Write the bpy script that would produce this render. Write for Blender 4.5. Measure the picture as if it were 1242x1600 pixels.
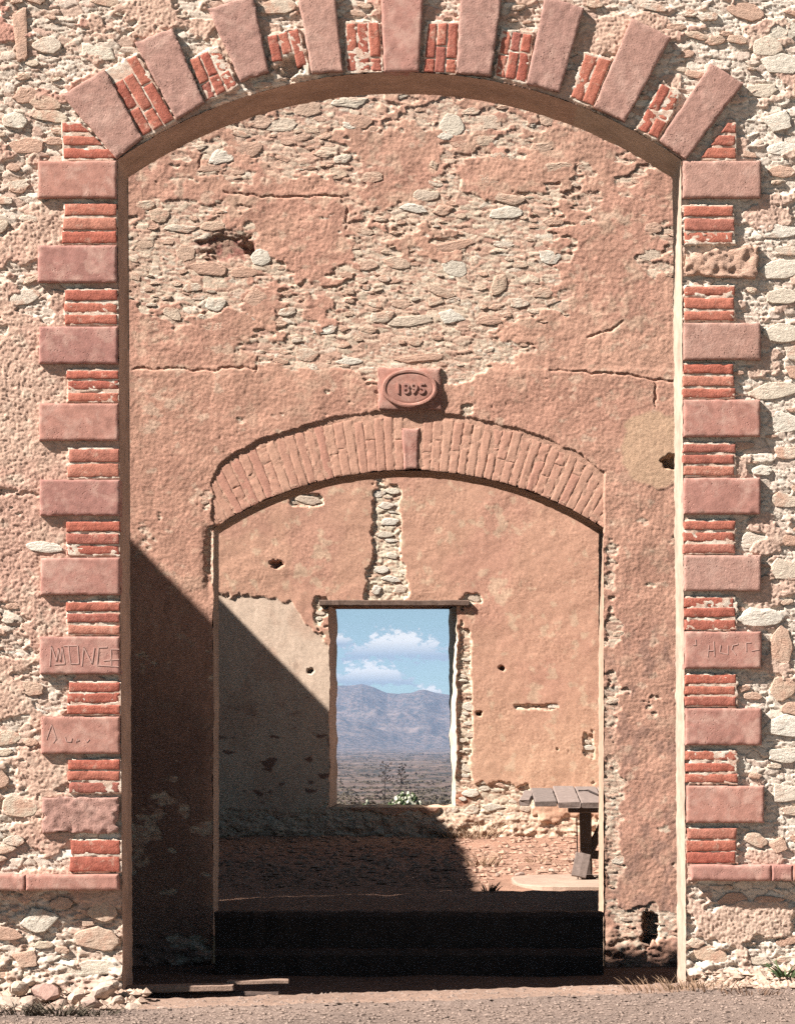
import bpy, bmesh, math, random
import numpy as np
from mathutils import Vector, Matrix, Euler

for o in list(bpy.data.objects):
    bpy.data.objects.remove(o)
scene = bpy.context.scene
COL = scene.collection
rnd = random.Random(7)

# ------------------------------------------------------------------ camera
F, CX, CY, ZC = 4272.0, 660.0, 1130.0, 1.5      # focal length and vanishing point measured in a 1242 x 1600 frame
cam_d = bpy.data.cameras.new('camera')
cam = bpy.data.objects.new('camera', cam_d)
COL.objects.link(cam)
cam.location = (0, 0, ZC)
cam.rotation_euler = (math.radians(90), 0, 0)
cam_d.sensor_fit = 'HORIZONTAL'
cam_d.sensor_width = 36.0
cam_d.lens = 36.0 * F / 1242.0
cam_d.shift_x = (621.0 - CX) / 1242.0
cam_d.shift_y = (CY - 800.0) / 1242.0
cam_d.clip_end = 20000
cam_d.clip_start = 0.1
scene.camera = cam

# ------------------------------------------------------------------ sun, sky, exposure
SUN = Vector((1.0, 0.43, -1.0)).normalized()     # direction the light travels
el = math.asin(-SUN.z)
az = math.atan2(-SUN.x, -SUN.y)                  # compass angle of the sun, from +Y towards +X
sl = bpy.data.lights.new('sun', 'SUN')
sl.energy = 5.0
sl.angle = math.radians(0.53)
sl.color = (1.0, 0.935, 0.87)
so = bpy.data.objects.new('sun', sl)
so.rotation_euler = SUN.to_track_quat('-Z', 'Y').to_euler()
so.location = (-20, -9, 22)
COL.objects.link(so)

scene.view_settings.view_transform = 'Standard'
scene.view_settings.look = 'None'
scene.view_settings.exposure = 1.45
scene.view_settings.gamma = 1.0
scene.view_settings.use_curve_mapping = False
scene.cycles.use_denoising = False
scene.cycles.max_bounces = 6
scene.cycles.diffuse_bounces = 1
scene.cycles.volume_bounces = 0

def build_world():
    w = bpy.data.worlds.new('World')
    scene.world = w
    w.use_nodes = True
    nt = w.node_tree
    nt.nodes.clear()
    N, L = nt.nodes.new, nt.links.new
    def math_(op, a, b=None, c=None, clamp=False):
        n = N('ShaderNodeMath'); n.operation = op; n.use_clamp = clamp
        for i, v in enumerate((a, b, c)):
            if v is None: continue
            if isinstance(v, (int, float)): n.inputs[i].default_value = v
            else: L(v, n.inputs[i])
        return n.outputs[0]
    out = N('ShaderNodeOutputWorld')
    bg = N('ShaderNodeBackground')
    bg.inputs['Strength'].default_value = 0.05
    sky = N('ShaderNodeTexSky')
    sky.sky_type = 'NISHITA'
    sky.sun_disc = False
    sky.sun_elevation = el
    sky.sun_rotation = az
    sky.altitude = 2200
    sky.air_density = 0.42
    sky.dust_density = 0.02
    sky.ozone_density = 1.0
    tc = N('ShaderNodeTexCoord')
    sx = N('ShaderNodeSeparateXYZ'); L(tc.outputs['Generated'], sx.inputs[0])
    A = math_('ARCTAN2', sx.outputs[0], sx.outputs[1])           # azimuth from +Y
    E = math_('ARCSINE', sx.outputs[2])                          # elevation
    # cumulus drifting in flat-bottomed rows: noise in azimuth / elevation
    def noise(sa, se, off, detail=6.0, rough=0.6):
        cb = N('ShaderNodeCombineXYZ')
        L(math_('MULTIPLY', A, sa), cb.inputs[0]); L(math_('MULTIPLY', E, se), cb.inputs[1]); cb.inputs[2].default_value = off
        n = N('ShaderNodeTexNoise'); n.inputs['Scale'].default_value = 1.0
        n.inputs['Detail'].default_value = detail; n.inputs['Roughness'].default_value = rough
        L(cb.outputs[0], n.inputs['Vector'])
        return n.outputs[0]
    n_big = noise(60.0, 150.0, 3.1, 3.0, 0.5)
    n_fine = noise(330.0, 520.0, 1.7, 6.0, 0.62)
    puff = math_('SUBTRACT', n_fine, 0.5)
    tot = None; low = None
    def cumulus(a0, e_base, ra, h):
        # flat base at e_base, heaped top of height h
        da = math_('DIVIDE', math_('SUBTRACT', A, a0), ra)
        fa = math_('SUBTRACT', 1.0, math_('MULTIPLY', da, da))
        de = math_('DIVIDE', math_('SUBTRACT', E, e_base), h)
        top = math_('SUBTRACT', math_('ADD', math_('MULTIPLY', fa, 1.0), math_('MULTIPLY', puff, 2.6)), de)
        base = math_('MULTIPLY', math_('ADD', de, math_('ADD', 0.35, math_('MULTIPLY', puff, 1.5))), 3.0)
        m = math_('MINIMUM', top, base)
        c = math_('MULTIPLY_ADD', m, 2.4, 0.25, clamp=True)
        return c, math_('MULTIPLY_ADD', de, 1.5, 0.22, clamp=True)
    def pa(px): return (px - CX) / F
    def pe(py): return (CY - py) / F
    clouds = [(pa(624), pe(1020), 0.0195, 0.0085), (pa(578), pe(1062), 0.0150, 0.0068), (pa(522), pe(1004), 0.0075, 0.0045),
              (pa(668), pe(1088), 0.0060, 0.0045), (pa(905), pe(1035), 0.016, 0.007), (pa(330), pe(1040), 0.02, 0.008), (pa(120), pe(1000), 0.018, 0.008),
              (pa(1200), pe(1010), 0.022, 0.009)]
    cov = None; brt = None
    for c in clouds:
        cc, bb = cumulus(*c)
        wb = math_('MULTIPLY', cc, bb)
        cov = cc if cov is None else math_('MAXIMUM', cov, cc)
        brt = wb if brt is None else math_('MAXIMUM', brt, wb)
    # thin veil between the heaps
    veil = math_('MULTIPLY', math_('SUBTRACT', n_big, 0.42), 1.9, clamp=True)
    hi = N('ShaderNodeMix'); hi.data_type = 'RGBA'
    hi.inputs['A'].default_value = (3.1, 3.6, 4.1, 1); hi.inputs['B'].default_value = (8.6, 8.1, 7.4, 1)
    L(brt, hi.inputs['Factor'])
    tint = N('ShaderNodeMix'); tint.data_type = 'RGBA'; tint.blend_type = 'MULTIPLY'; tint.inputs['Factor'].default_value = 1.0
    L(sky.outputs[0], tint.inputs['A']); tint.inputs['B'].default_value = (.84, .86, .62, 1)
    m1 = N('ShaderNodeMix'); m1.data_type = 'RGBA'
    L(math_('MULTIPLY', veil, 0.30), m1.inputs['Factor']); L(tint.outputs['Result'], m1.inputs['A']); m1.inputs['B'].default_value = (2.6, 3.4, 4.0, 1)
    m2 = N('ShaderNodeMix'); m2.data_type = 'RGBA'
    L(math_('MULTIPLY', cov, 0.93), m2.inputs['Factor']); L(m1.outputs['Result'], m2.inputs['A']); L(hi.outputs['Result'], m2.inputs['B'])
    L(m2.outputs['Result'], bg.inputs['Color'])
    L(bg.outputs[0], out.inputs['Surface'])
build_world()

# ------------------------------------------------------------------ measured distances (metres from the camera)
D1, T1 = 15.0, 0.50          # front wall
D2, T2 = 17.95, 0.50         # middle wall
D3, T3 = 29.56, 0.60         # back wall
GS = 1.65                    # photo pixels between the points of a wall face
H1, H2, H3 = 5.69, 6.10, 5.2
Z_IN = -0.10                 # floor between front and middle wall
Z_YARD = 0.213               # floor of the roofless hall behind

def P(px, py, D, off=0.0):
    """a point of the wall plane at distance D, measured in photo pixels, 'off' metres proud of it"""
    return ((px - CX) * D / F, D - off, ZC - (py - CY) * D / F)
def zpx(z, D): return CY + (ZC - z) * F / D

# ------------------------------------------------------------------ noise
def _h(ix, iy, seed):
    h = (ix.astype(np.int64) * 374761393 + iy.astype(np.int64) * 668265263 + seed * 1442695041) & 0xffffffff
    h = ((h ^ (h >> 13)) * 1274126177) & 0xffffffff
    h = ((h ^ (h >> 16)) * 2246822519) & 0xffffffff
    h = h ^ (h >> 15)
    return (h & 0xffffff) / float(0x1000000)
def vn(x, y, seed=0):
    x = np.asarray(x, float); y = np.asarray(y, float)
    ix = np.floor(x); iy = np.floor(y)
    fx = x - ix; fy = y - iy
    ux = fx * fx * (3 - 2 * fx); uy = fy * fy * (3 - 2 * fy)
    a = _h(ix, iy, seed); b = _h(ix + 1, iy, seed); c = _h(ix, iy + 1, seed); d = _h(ix + 1, iy + 1, seed)
    return ((a * (1 - ux) + b * ux) * (1 - uy) + (c * (1 - ux) + d * ux) * uy) * 2 - 1
def fbm(x, y, o=4, seed=0, g=0.5):
    s = 0; a = 1.0; t = 0
    x = np.asarray(x, float); y = np.asarray(y, float)
    for i in range(o):
        s = s + a * vn(x, y, seed + i * 17); t += a
        x, y = (x * 0.8 - y * 0.6) * 2.03 + 13.1, (x * 0.6 + y * 0.8) * 2.03 + 7.7
        a *= g
    return s / t * 1.5
def worley(x, y, seed=0):
    ix = np.floor(x); iy = np.floor(y)
    f1 = np.full(x.shape, 9.0); f2 = np.full(x.shape, 9.0)
    i1 = np.zeros(x.shape); ax = np.zeros(x.shape); ay = np.zeros(x.shape)
    for dx in (-1, 0, 1):
        for dy in (-1, 0, 1):
            cx = ix + dx; cy = iy + dy
            px = cx + 0.1 + 0.8 * _h(cx, cy, seed); py = cy + 0.1 + 0.8 * _h(cx, cy, seed + 5)
            d = np.hypot(x - px, y - py)
            nw = d < f1
            f2 = np.where(nw, f1, np.minimum(f2, d))
            i1 = np.where(nw, _h(cx, cy, seed + 9), i1)
            ax = np.where(nw, x - px, ax); ay = np.where(nw, y - py, ay)
            f1 = np.where(nw, d, f1)
    return f1, f2, i1, ax, ay
def sst(a, b, x):
    t = np.clip((x - a) / (b - a), 0, 1)
    return t * t * (3 - 2 * t)
def mix(a, b, t):
    t = np.asarray(t)[..., None]
    return np.asarray(a) * (1 - t) + np.asarray(b) * t
def segdist(x, y, pts):
    d = np.full(x.shape, 1e9)
    for (x0, y0), (x1, y1) in zip(pts[:-1], pts[1:]):
        vx, vy = x1 - x0, y1 - y0
        t = np.clip(((x - x0) * vx + (y - y0) * vy) / (vx * vx + vy * vy + 1e-9), 0, 1)
        d = np.minimum(d, np.hypot(x - x0 - t * vx, y - y0 - t * vy))
    return d

# ------------------------------------------------------------------ materials
def nmat(name):
    m = bpy.data.materials.new(name)
    m.use_nodes = True
    nt = m.node_tree
    nt.nodes.clear()
    out = nt.nodes.new('ShaderNodeOutputMaterial')
    b = nt.nodes.new('ShaderNodeBsdfPrincipled')
    b.inputs['Roughness'].default_value = 0.92
    b.inputs['Specular IOR Level'].default_value = 0.15
    nt.links.new(b.outputs[0], out.inputs[0])
    return m, nt, b
def _noise(nt, scale, detail=4, rough=0.6, vec=None, dist=0.0):
    n = nt.nodes.new('ShaderNodeTexNoise')
    n.inputs['Scale'].default_value = scale
    n.inputs['Detail'].default_value = detail
    n.inputs['Roughness'].default_value = rough
    n.inputs['Distortion'].default_value = dist
    if vec is not None: nt.links.new(vec, n.inputs['Vector'])
    return n.outputs[0]
def _ramp(nt, fac, stops):
    r = nt.nodes.new('ShaderNodeValToRGB')
    el_ = r.color_ramp.elements
    while len(el_) < len(stops): el_.new(0.5)
    for e, (p, c) in zip(el_, stops):
        e.position = p; e.color = (*c, 1) if len(c) == 3 else c
    nt.links.new(fac, r.inputs[0])
    return r.outputs[0]
def _mulc(nt, a, b, fac=1.0):
    m = nt.nodes.new('ShaderNodeMix'); m.data_type = 'RGBA'; m.blend_type = 'MULTIPLY'
    m.inputs['Factor'].default_value = fac
    nt.links.new(a, m.inputs['A']); nt.links.new(b, m.inputs['B'])
    return m.outputs['Result']
def _bump(nt, b, h, dist, strength=1.0):
    n = nt.nodes.new('ShaderNodeBump')
    n.inputs['Strength'].default_value = strength
    n.inputs['Distance'].default_value = dist
    nt.links.new(h, n.inputs['Height'])
    nt.links.new(n.outputs[0], b.inputs['Normal'])
def _pos(nt): return nt.nodes.new('ShaderNodeNewGeometry').outputs['Position']

def mat_vcol(name, bscale=170, bdist=0.0030, var=(0.78, 1.14), vscale=34):
    m, nt, b = nmat(name)
    at = nt.nodes.new('ShaderNodeAttribute'); at.attribute_name = 'Col'
    p = _pos(nt)
    v = _ramp(nt, _noise(nt, vscale, 6, 0.7, p), [(0.3, (var[0],) * 3), (0.7, (var[1],) * 3)])
    nt.links.new(_mulc(nt, at.outputs[0], v), b.inputs['Base Color'])
    _bump(nt, b, _noise(nt, bscale, 4, 0.65, p), bdist)
    return m
def mat_obj(name, stops, bscale=70, bdist=0.002, var=(0.78, 1.15), vscale=22, extra=None, pits=False, strata=False):
    """colour differs from object to object, grain within each"""
    m, nt, b = nmat(name)
    oi = nt.nodes.new('ShaderNodeObjectInfo')
    c = _ramp(nt, oi.outputs['Random'], stops)
    p = _pos(nt)
    v = _ramp(nt, _noise(nt, vscale, 6, 0.7, p), [(0.28, (var[0],) * 3), (0.72, (var[1],) * 3)])
    c = _mulc(nt, c, v)
    if extra:
        col, sc, lo, hi = extra
        f = _ramp(nt, _noise(nt, sc, 5, 0.65, p, 0.4), [(lo, (0, 0, 0)), (hi, (1, 1, 1))])
        mm = nt.nodes.new('ShaderNodeMix'); mm.data_type = 'RGBA'
        nt.links.new(f, mm.inputs['Factor']); nt.links.new(c, mm.inputs['A']); mm.inputs['B'].default_value = (*col, 1)
        c = mm.outputs['Result']
    nt.links.new(c, b.inputs['Base Color'])
    if strata:
        mp = nt.nodes.new('ShaderNodeMapping'); mp.inputs['Scale'].default_value = (.75, 1, 1.4); nt.links.new(p, mp.inputs['Vector'])
        h = _noise(nt, bscale, 6, 0.75, mp.outputs[0], .3)
    else:
        h = _noise(nt, bscale, 5, 0.7, p)
    if pits:
        vo = nt.nodes.new('ShaderNodeTexVoronoi'); vo.inputs['Scale'].default_value = 58; vo.inputs['Randomness'].default_value = 1.0
        nt.links.new(p, vo.inputs['Vector'])
        pt = _ramp(nt, vo.outputs['Distance'], [(0.10, (0, 0, 0)), (0.26, (1, 1, 1))])
        ms = _ramp(nt, _noise(nt, 9, 2, 0.5, p), [(0.52, (1, 1, 1)), (0.64, (0, 0, 0))])
        mx = nt.nodes.new('ShaderNodeMath'); mx.operation = 'MAXIMUM'
        nt.links.new(pt, mx.inputs[0]); nt.links.new(ms, mx.inputs[1])
        ad = nt.nodes.new('ShaderNodeMath'); ad.operation = 'MULTIPLY_ADD'
        nt.links.new(h, ad.inputs[0]); ad.inputs[1].default_value = 0.35; nt.links.new(mx.outputs[0], ad.inputs[2])
        h = ad.outputs[0]
    _bump(nt, b, h, bdist)
    return m

M = {}
M['masonry'] = mat_vcol('weathered_masonry')
M['reveal'] = mat_vcol('smooth_plaster', 60, 0.0012, (0.78, 1.12), 14)
M['stone'] = mat_obj('rubble_stone', [(0.0, (.60, .48, .37)), (0.2, (.66, .57, .47)), (0.4, (.58, .44, .33)), (0.62, (.54, .37, .28)), (0.8, (.52, .335, .25)), (1.0, (.63, .53, .41))],
                     62, 0.0100, (0.72, 1.18), 24, extra=((.53, .34, .25), 11, 0.47, 0.62), strata=True)
M['stone_pale'] = mat_obj('pale_rubble_stone', [(0.0, (.63, .56, .46)), (0.3, (.70, .64, .55)), (0.6, (.65, .57, .46)), (0.85, (.58, .46, .36)), (1.0, (.72, .65, .55))],
                          58, 0.0100, (0.74, 1.18), 22, extra=((.54, .40, .31), 9, 0.54, 0.70), strata=True)
M['block'] = mat_obj('pink_sandstone', [(0.0, (.41, .205, .165)), (0.35, (.44, .225, .175)), (0.7, (.37, .185, .155)), (1.0, (.46, .25, .20))],
                     120, 0.0042, (0.68, 1.14), 21, extra=((.53, .345, .28), 10, .48, .76), pits=True)
M['voussoir'] = mat_obj('rough_sandstone', [(0.0, (.41, .24, .19)), (0.5, (.37, .215, .18)), (1.0, (.45, .265, .21))], 85, 0.0100, (0.70, 1.15), 24, extra=((.50, .33, .27), 7, .50, .75), pits=True)
M['brick'] = mat_obj('red_brick', [(0.0, (.42, .135, .092)), (0.25, (.36, .115, .082)), (0.5, (.45, .165, .112)), (0.7, (.33, .115, .088)), (0.85, (.47, .205, .145)), (1.0, (.41, .135, .09))],
                     95, 0.0045, (0.62, 1.20), 36, extra=((.54, .37, .28), 20, 0.58, 0.80))
M['washed_brick'] = mat_obj('lime_washed_brick', [(0.0, (.53, .305, .22)), (0.4, (.51, .28, .205)), (0.75, (.55, .325, .235)), (1.0, (.48, .24, .18))],
                            70, 0.002, (0.80, 1.12), 20)
M['wood'] = mat_obj('grey_weathered_wood', [(0.0, (.21, .165, .145)), (0.5, (.26, .20, .175)), (1.0, (.18, .145, .13))], 60, 0.002, (0.65, 1.2), 30)
M['lintel'] = mat_obj('brown_lintel_wood', [(0.0, (.17, .115, .09)), (1.0, (.17, .115, .09))], 60, 0.003, (0.55, 1.25), 26)
M['dark_wood'] = mat_obj('dark_weathered_wood', [(0.0, (.085, .06, .05)), (1.0, (.11, .08, .068))], 60, 0.002, (0.65, 1.2), 30)  # wood darkened in colour for shade under the table top; also the bush trunk
M['pale_wood'] = mat_obj('bleached_wood', [(0.0, (.40, .33, .27)), (1.0, (.46, .38, .31))], 60, 0.002, (0.7, 1.15), 30)
M['iron'] = mat_obj('rusty_iron', [(0.0, (.035, .028, .026)), (1.0, (.05, .035, .03))], 60, 0.001)
M['scratch'] = mat_obj('fresh_scratch', [(0.0, (.52, .33, .28)), (1.0, (.52, .33, .28))], 60, 0.0005)
M['dry_grass'] = mat_obj('dry_grass', [(0.0, (.25, .155, .10)), (0.5, (.32, .215, .14)), (1.0, (.19, .115, .08))], 60, 0.0005)
M['green_leaf'] = mat_obj('green_leaf', [(0.0, (.07, .10, .045)), (1.0, (.10, .13, .06))], 60, 0.0005)
M['scrub_leaf'] = mat_obj('dusty_scrub', [(0.0, (.09, .075, .055)), (1.0, (.13, .105, .08))], 60, 0.0005)
M['pale_leaf'] = mat_obj('pale_cactus_pad', [(0.0, (.40, .41, .31)), (1.0, (.52, .51, .40))], 40, 0.002)
M['rock'] = mat_obj('loose_rock', [(0.0, (.42, .30, .24)), (0.4, (.52, .43, .34)), (0.7, (.36, .23, .19)), (1.0, (.55, .47, .38))], 40, 0.006, (0.7, 1.15), 14)

# ------------------------------------------------------------------ object helpers
ORG = {}
def tag(o, label=None, cat=None, group=None, kind=None):
    if label: o['label'] = label
    if cat: o['category'] = cat
    if group: o['group'] = group
    if kind: o['kind'] = kind
    return o
def thing(name, loc, label=None, cat=None, group=None):
    o = bpy.data.objects.new(name, None)
    o.empty_display_size = 0.1
    o.location = loc
    COL.objects.link(o)
    ORG[o.name] = Vector(loc)
    return tag(o, label, cat, group)
def link_part(o, parent):
    COL.objects.link(o)
    if parent is not None:
        o.parent = parent
        ORG[o.name] = ORG[parent.name].copy()
    else:
        ORG[o.name] = Vector((0, 0, 0))
    return o
def mesh_np(name, V, Fq, cols=None, smooth=True):
    """V (n,3), Fq (m,4) quads or (m,3) tris -> mesh"""
    V = np.asarray(V, np.float32); Fq = np.asarray(Fq, np.int32)
    me = bpy.data.meshes.new(name)
    k = Fq.shape[1]
    me.vertices.add(len(V)); me.vertices.foreach_set('co', V.ravel())
    me.loops.add(Fq.size); me.loops.foreach_set('vertex_index', Fq.ravel())
    me.polygons.add(len(Fq))
    me.polygons.foreach_set('loop_start', np.arange(0, Fq.size, k, dtype=np.int32))
    me.polygons.foreach_set('loop_total', np.full(len(Fq), k, np.int32))
    me.polygons.foreach_set('use_smooth', np.full(len(Fq), smooth, bool) if np.isscalar(smooth) else np.asarray(smooth, bool))
    if cols is not None:
        a = me.attributes.new('Col', 'FLOAT_COLOR', 'POINT')
        c = np.ones((len(V), 4), np.float32); c[:, :3] = cols
        a.data.foreach_set('color', c.ravel())
    me.update(calc_edges=True)
    return me
def part(name, V, Fq, mat, parent=None, cols=None, smooth=False):
    V = np.asarray(V, float)
    if parent is not None: V = V - np.array(ORG[parent.name])
    o = bpy.data.objects.new(name, mesh_np(name, V, Fq, cols, smooth))
    o.data.materials.append(mat)
    return link_part(o, parent)
def pymesh(name, V, Fs, mat, parent=None, smooth=False, col=None):
    V = np.asarray(V, float)
    if parent is not None: V = V - np.array(ORG[parent.name])
    me = bpy.data.meshes.new(name)
    me.from_pydata([tuple(v) for v in V], [], Fs)
    if smooth: me.polygons.foreach_set('use_smooth', [True] * len(me.polygons))
    if col is not None:
        a = me.attributes.new('Col', 'FLOAT_COLOR', 'POINT')
        a.data.foreach_set('color', np.tile(np.array([*col, 1.0], np.float32), len(V)))
    me.update()
    o = bpy.data.objects.new(name, me)
    me.materials.append(mat)
    return link_part(o, parent)

def box_vf(c, s, rot=None, taper=1.0):
    c = Vector(c); V = []
    for dz in (-1, 1):
        k = taper if dz > 0 else 1.0
        for dx, dy in ((-1, -1), (1, -1), (1, 1), (-1, 1)):
            v = Vector((dx * s[0] / 2 * k, dy * s[1] / 2 * k, dz * s[2] / 2))
            if rot is not None: v = rot @ v
            V.append(tuple(c + v))
    return V, [(3, 2, 1, 0), (4, 5, 6, 7), (0, 1, 5, 4), (1, 2, 6, 5), (2, 3, 7, 6), (3, 0, 4, 7)]
def tube_vf(pts, radii, n=6):
    V = []; Fs = []
    for i, p in enumerate(pts):
        p = Vector(p)
        d = (Vector(pts[min(i + 1, len(pts) - 1)]) - Vector(pts[max(i - 1, 0)])).normalized()
        a = d.orthogonal().normalized(); b = d.cross(a)
        for k in range(n):
            t = 2 * math.pi * k / n
            V.append(tuple(p + (a * math.cos(t) + b * math.sin(t)) * radii[i]))
    for i in range(len(pts) - 1):
        for k in range(n):
            Fs.append((i * n + k, i * n + (k + 1) % n, (i + 1) * n + (k + 1) % n, (i + 1) * n + k))
    Fs.append(tuple(range(n - 1, -1, -1))); Fs.append(tuple(range((len(pts) - 1) * n, len(pts) * n)))
    return V, Fs
def plank_vf(c, s, rot=None, seed=0, n=10, wob=0.004):
    """a sawn board along its local x: slightly bowed faces and worn edges"""
    r = random.Random(seed); V = []; Fs = []
    c = Vector(c); bv = min(s[1], s[2]) * 0.14
    prof = [(-s[1] / 2 + bv, -s[2] / 2), (s[1] / 2 - bv, -s[2] / 2), (s[1] / 2, -s[2] / 2 + bv), (s[1] / 2, s[2] / 2 - bv),
            (s[1] / 2 - bv, s[2] / 2), (-s[1] / 2 + bv, s[2] / 2), (-s[1] / 2, s[2] / 2 - bv), (-s[1] / 2, -s[2] / 2 + bv)]
    for i in range(n + 1):
        x = -s[0] / 2 + s[0] * i / n
        oy, oz = r.uniform(-wob, wob), r.uniform(-wob, wob) * 0.5
        for (y, z) in prof:
            v = Vector((x + r.uniform(-1, 1) * wob * (i in (0, n)), y + oy * 0.5 + r.uniform(-.3, .3) * wob, z + oz + r.uniform(-.2, .2) * wob))
            if rot is not None: v = rot @ v
            V.append(tuple(c + v))
    for i in range(n):
        for k in range(8):
            Fs.append((i * 8 + k, (i + 1) * 8 + k, (i + 1) * 8 + (k + 1) % 8, i * 8 + (k + 1) % 8))
    Fs.append(tuple(range(8))); Fs.append(tuple(range(n * 8 + 7, n * 8 - 1, -1)))
    return V, Fs

# ------------------------------------------------------------------ carved / laid pieces on a wall plane
def quad_piece(name, quad, D, off, back, mat, parent, n=14, m=8, edge=3.0, bevel=0.008, rough=0.0012, wob=0.8, chips=0.0, seed=0, rs=7.0):
    """quad: four photo points (a b c d, clockwise from top left) -> stone or brick with worn edges and pitted face"""
    a, b, c, d = [np.array(q, float) for q in quad]
    w = (np.linalg.norm(b - a) + np.linalg.norm(c - d)) / 2; h = (np.linalg.norm(d - a) + np.linalg.norm(c - b)) / 2
    eu, ev = min(edge / w, 0.3), min(edge / h, 0.3)
    us = np.concatenate([[0, eu * .4], np.linspace(eu, 1 - eu, n - 3), [1 - eu * .4, 1]])
    vs = np.concatenate([[0, ev * .4], np.linspace(ev, 1 - ev, m - 3), [1 - ev * .4, 1]])
    U, W = np.meshgrid(us, vs)
    Q = (a * ((1 - U) * (1 - W))[..., None] + b * (U * (1 - W))[..., None] + c * (U * W)[..., None] + d * ((1 - U) * W)[..., None])
    X, Y = Q[..., 0].copy(), Q[..., 1].copy()
    du = np.minimum(U, 1 - U) * w; dv = np.minimum(W, 1 - W) * h
    ed = np.minimum(du, dv)
    H = off - bevel * (1 - sst(0, edge, ed)) ** 1.5
    H = H + rough * fbm(X / rs, Y / rs, 3, seed) * 1.6 + rough * 0.8 * fbm(X / 25, Y / 25, 2, seed + 3)
    if chips > 0:
        cn = fbm(X / 11 + seed, Y / 11, 3, seed + 40)
        H = H - chips * sst(0.25, 0.75, cn) * np.exp(-ed / 9.0)
        pull = sst(0.2, 0.8, fbm(X / 14 + 5 * seed, Y / 14, 2, seed + 60)) * np.exp(-ed / 4.0) * chips * 260
        mx, my = X.mean(), Y.mean(); dd = np.hypot(X - mx, Y - my) + 1e-6
        X -= (X - mx) / dd * pull; Y -= (Y - my) / dd * pull
    fall = np.exp(-ed / 6.0)
    X += wob * fbm(X / 13, Y / 13, 2, seed + 80) * fall; Y += wob * fbm(X / 13, Y / 13, 2, seed + 90) * fall
    rows, cols = X.shape
    V = np.stack([(X - CX) * D / F, D - H, ZC - (Y - CY) * D / F], -1).reshape(-1, 3)
    idx = np.arange(rows * cols).reshape(rows, cols)
    Fq = [np.stack([idx[:-1, :-1], idx[1:, :-1], idx[1:, 1:], idx[:-1, 1:]], -1).reshape(-1, 4)]
    ring = np.concatenate([idx[0, :-1], idx[:-1, -1], idx[-1, :0:-1], idx[:0:-1, 0]])
    Vb = V[ring].copy(); Vb[:, 1] = D - back
    nb = len(V) + np.arange(len(ring))
    r2 = np.roll(ring, -1); n2 = np.roll(nb, -1)
    Fq.append(np.stack([ring, r2, n2, nb], -1))
    inner = np.zeros((rows - 1, cols - 1), bool); inner[2:-2, 2:-2] = True
    sm = np.concatenate([inner.ravel(), np.zeros(len(ring), bool)])
    return part(name, np.concatenate([V, Vb]), np.concatenate(Fq), mat, parent, smooth=sm)
def rect(x0, x1, y0, y1): return [(x0, y0), (x1, y0), (x1, y1), (x0, y1)]

def sheet(name, D, xs, ys, fun, keep, mat, parent, warp=None):
    X, Y = np.meshgrid(np.asarray(xs, float), np.asarray(ys, float))
    H, C = fun(X, Y)
    xc = (X[:-1, :-1] + X[1:, 1:]) / 2; yc = (Y[:-1, :-1] + Y[1:, 1:]) / 2
    K = keep(xc, yc)
    idx = np.arange(X.size).reshape(X.shape)
    Fq = np.stack([idx[:-1, :-1], idx[1:, :-1], idx[1:, 1:], idx[:-1, 1:]], -1)[K]
    if warp is not None: X = warp(X, Y)
    V = np.stack([(X - CX) * D / F, D - H, ZC - (Y - CY) * D / F], -1).reshape(-1, 3)
    used = np.unique(Fq); rm = np.full(len(V), -1, np.int64); rm[used] = np.arange(len(used))
    return part(name, V[used], rm[Fq], mat, parent, C.reshape(-1, 3)[used], True)

def reveal(name, path, D, T, mat, parent, fun=None, back=None, rough=0.004, nd=10, col=(.46, .33, .24), seed=0, colfun=None):
    pts = np.array(path, float)
    seg = np.concatenate([[0], np.cumsum(np.hypot(*np.diff(pts, axis=0).T))])
    L_ = np.arange(0, seg[-1] + 3, 5.0).clip(0, seg[-1])
    x = np.interp(L_, seg, pts[:, 0]); y = np.interp(L_, seg, pts[:, 1])
    if back is not None:
        bp = np.array(back, float)
        xb = np.interp(L_, seg, bp[:, 0]); yb = np.interp(L_, seg, bp[:, 1])
    tx = np.gradient(x); ty = np.gradient(y); ln = np.hypot(tx, ty) + 1e-9
    nx, ny = -ty / ln, tx / ln
    H0 = fun(x, y)[0] if fun else np.zeros_like(x)
    V = []; C = []
    for j in range(nd + 1):
        t = j / nd
        dpt = -H0 + (T + H0) * t
        Dj = D + dpt
        if back is None:
            wx = (x - CX) * D / F; wz = ZC - (y - CY) * D / F
        else:
            Db = D + T
            wx = (x - CX) * D / F * (1 - t) + (xb - CX) * Db / F * t
            wz = (ZC - (y - CY) * D / F) * (1 - t) + (ZC - (yb - CY) * Db / F) * t
        nz = rough * fbm(L_ / 14, np.full_like(L_, t * T * 40), 4, seed) * (1.0 if j else 0.3) + rough * .5 * fbm(L_ / 4, np.full_like(L_, t * T * 110), 2, seed + 4)
        V.append(np.stack([wx + nx * nz, Dj, wz - ny * nz], -1))
        cv = fbm(L_ / 60, np.full_like(L_, t * 2.5), 4, seed + 8)
        c = np.array(col) * (1 + 0.20 * cv[:, None])
        if colfun is not None: c = colfun(x, y, t, c)
        C.append(c)
    n = len(L_)
    V = np.concatenate(V); C = np.concatenate(C)
    idx = np.arange(n * (nd + 1)).reshape(nd + 1, n)
    Fq = np.stack([idx[:-1, :-1], idx[1:, :-1], idx[1:, 1:], idx[:-1, 1:]], -1).reshape(-1, 4)
    return part(name, V, Fq, mat, parent, C, True)

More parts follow.
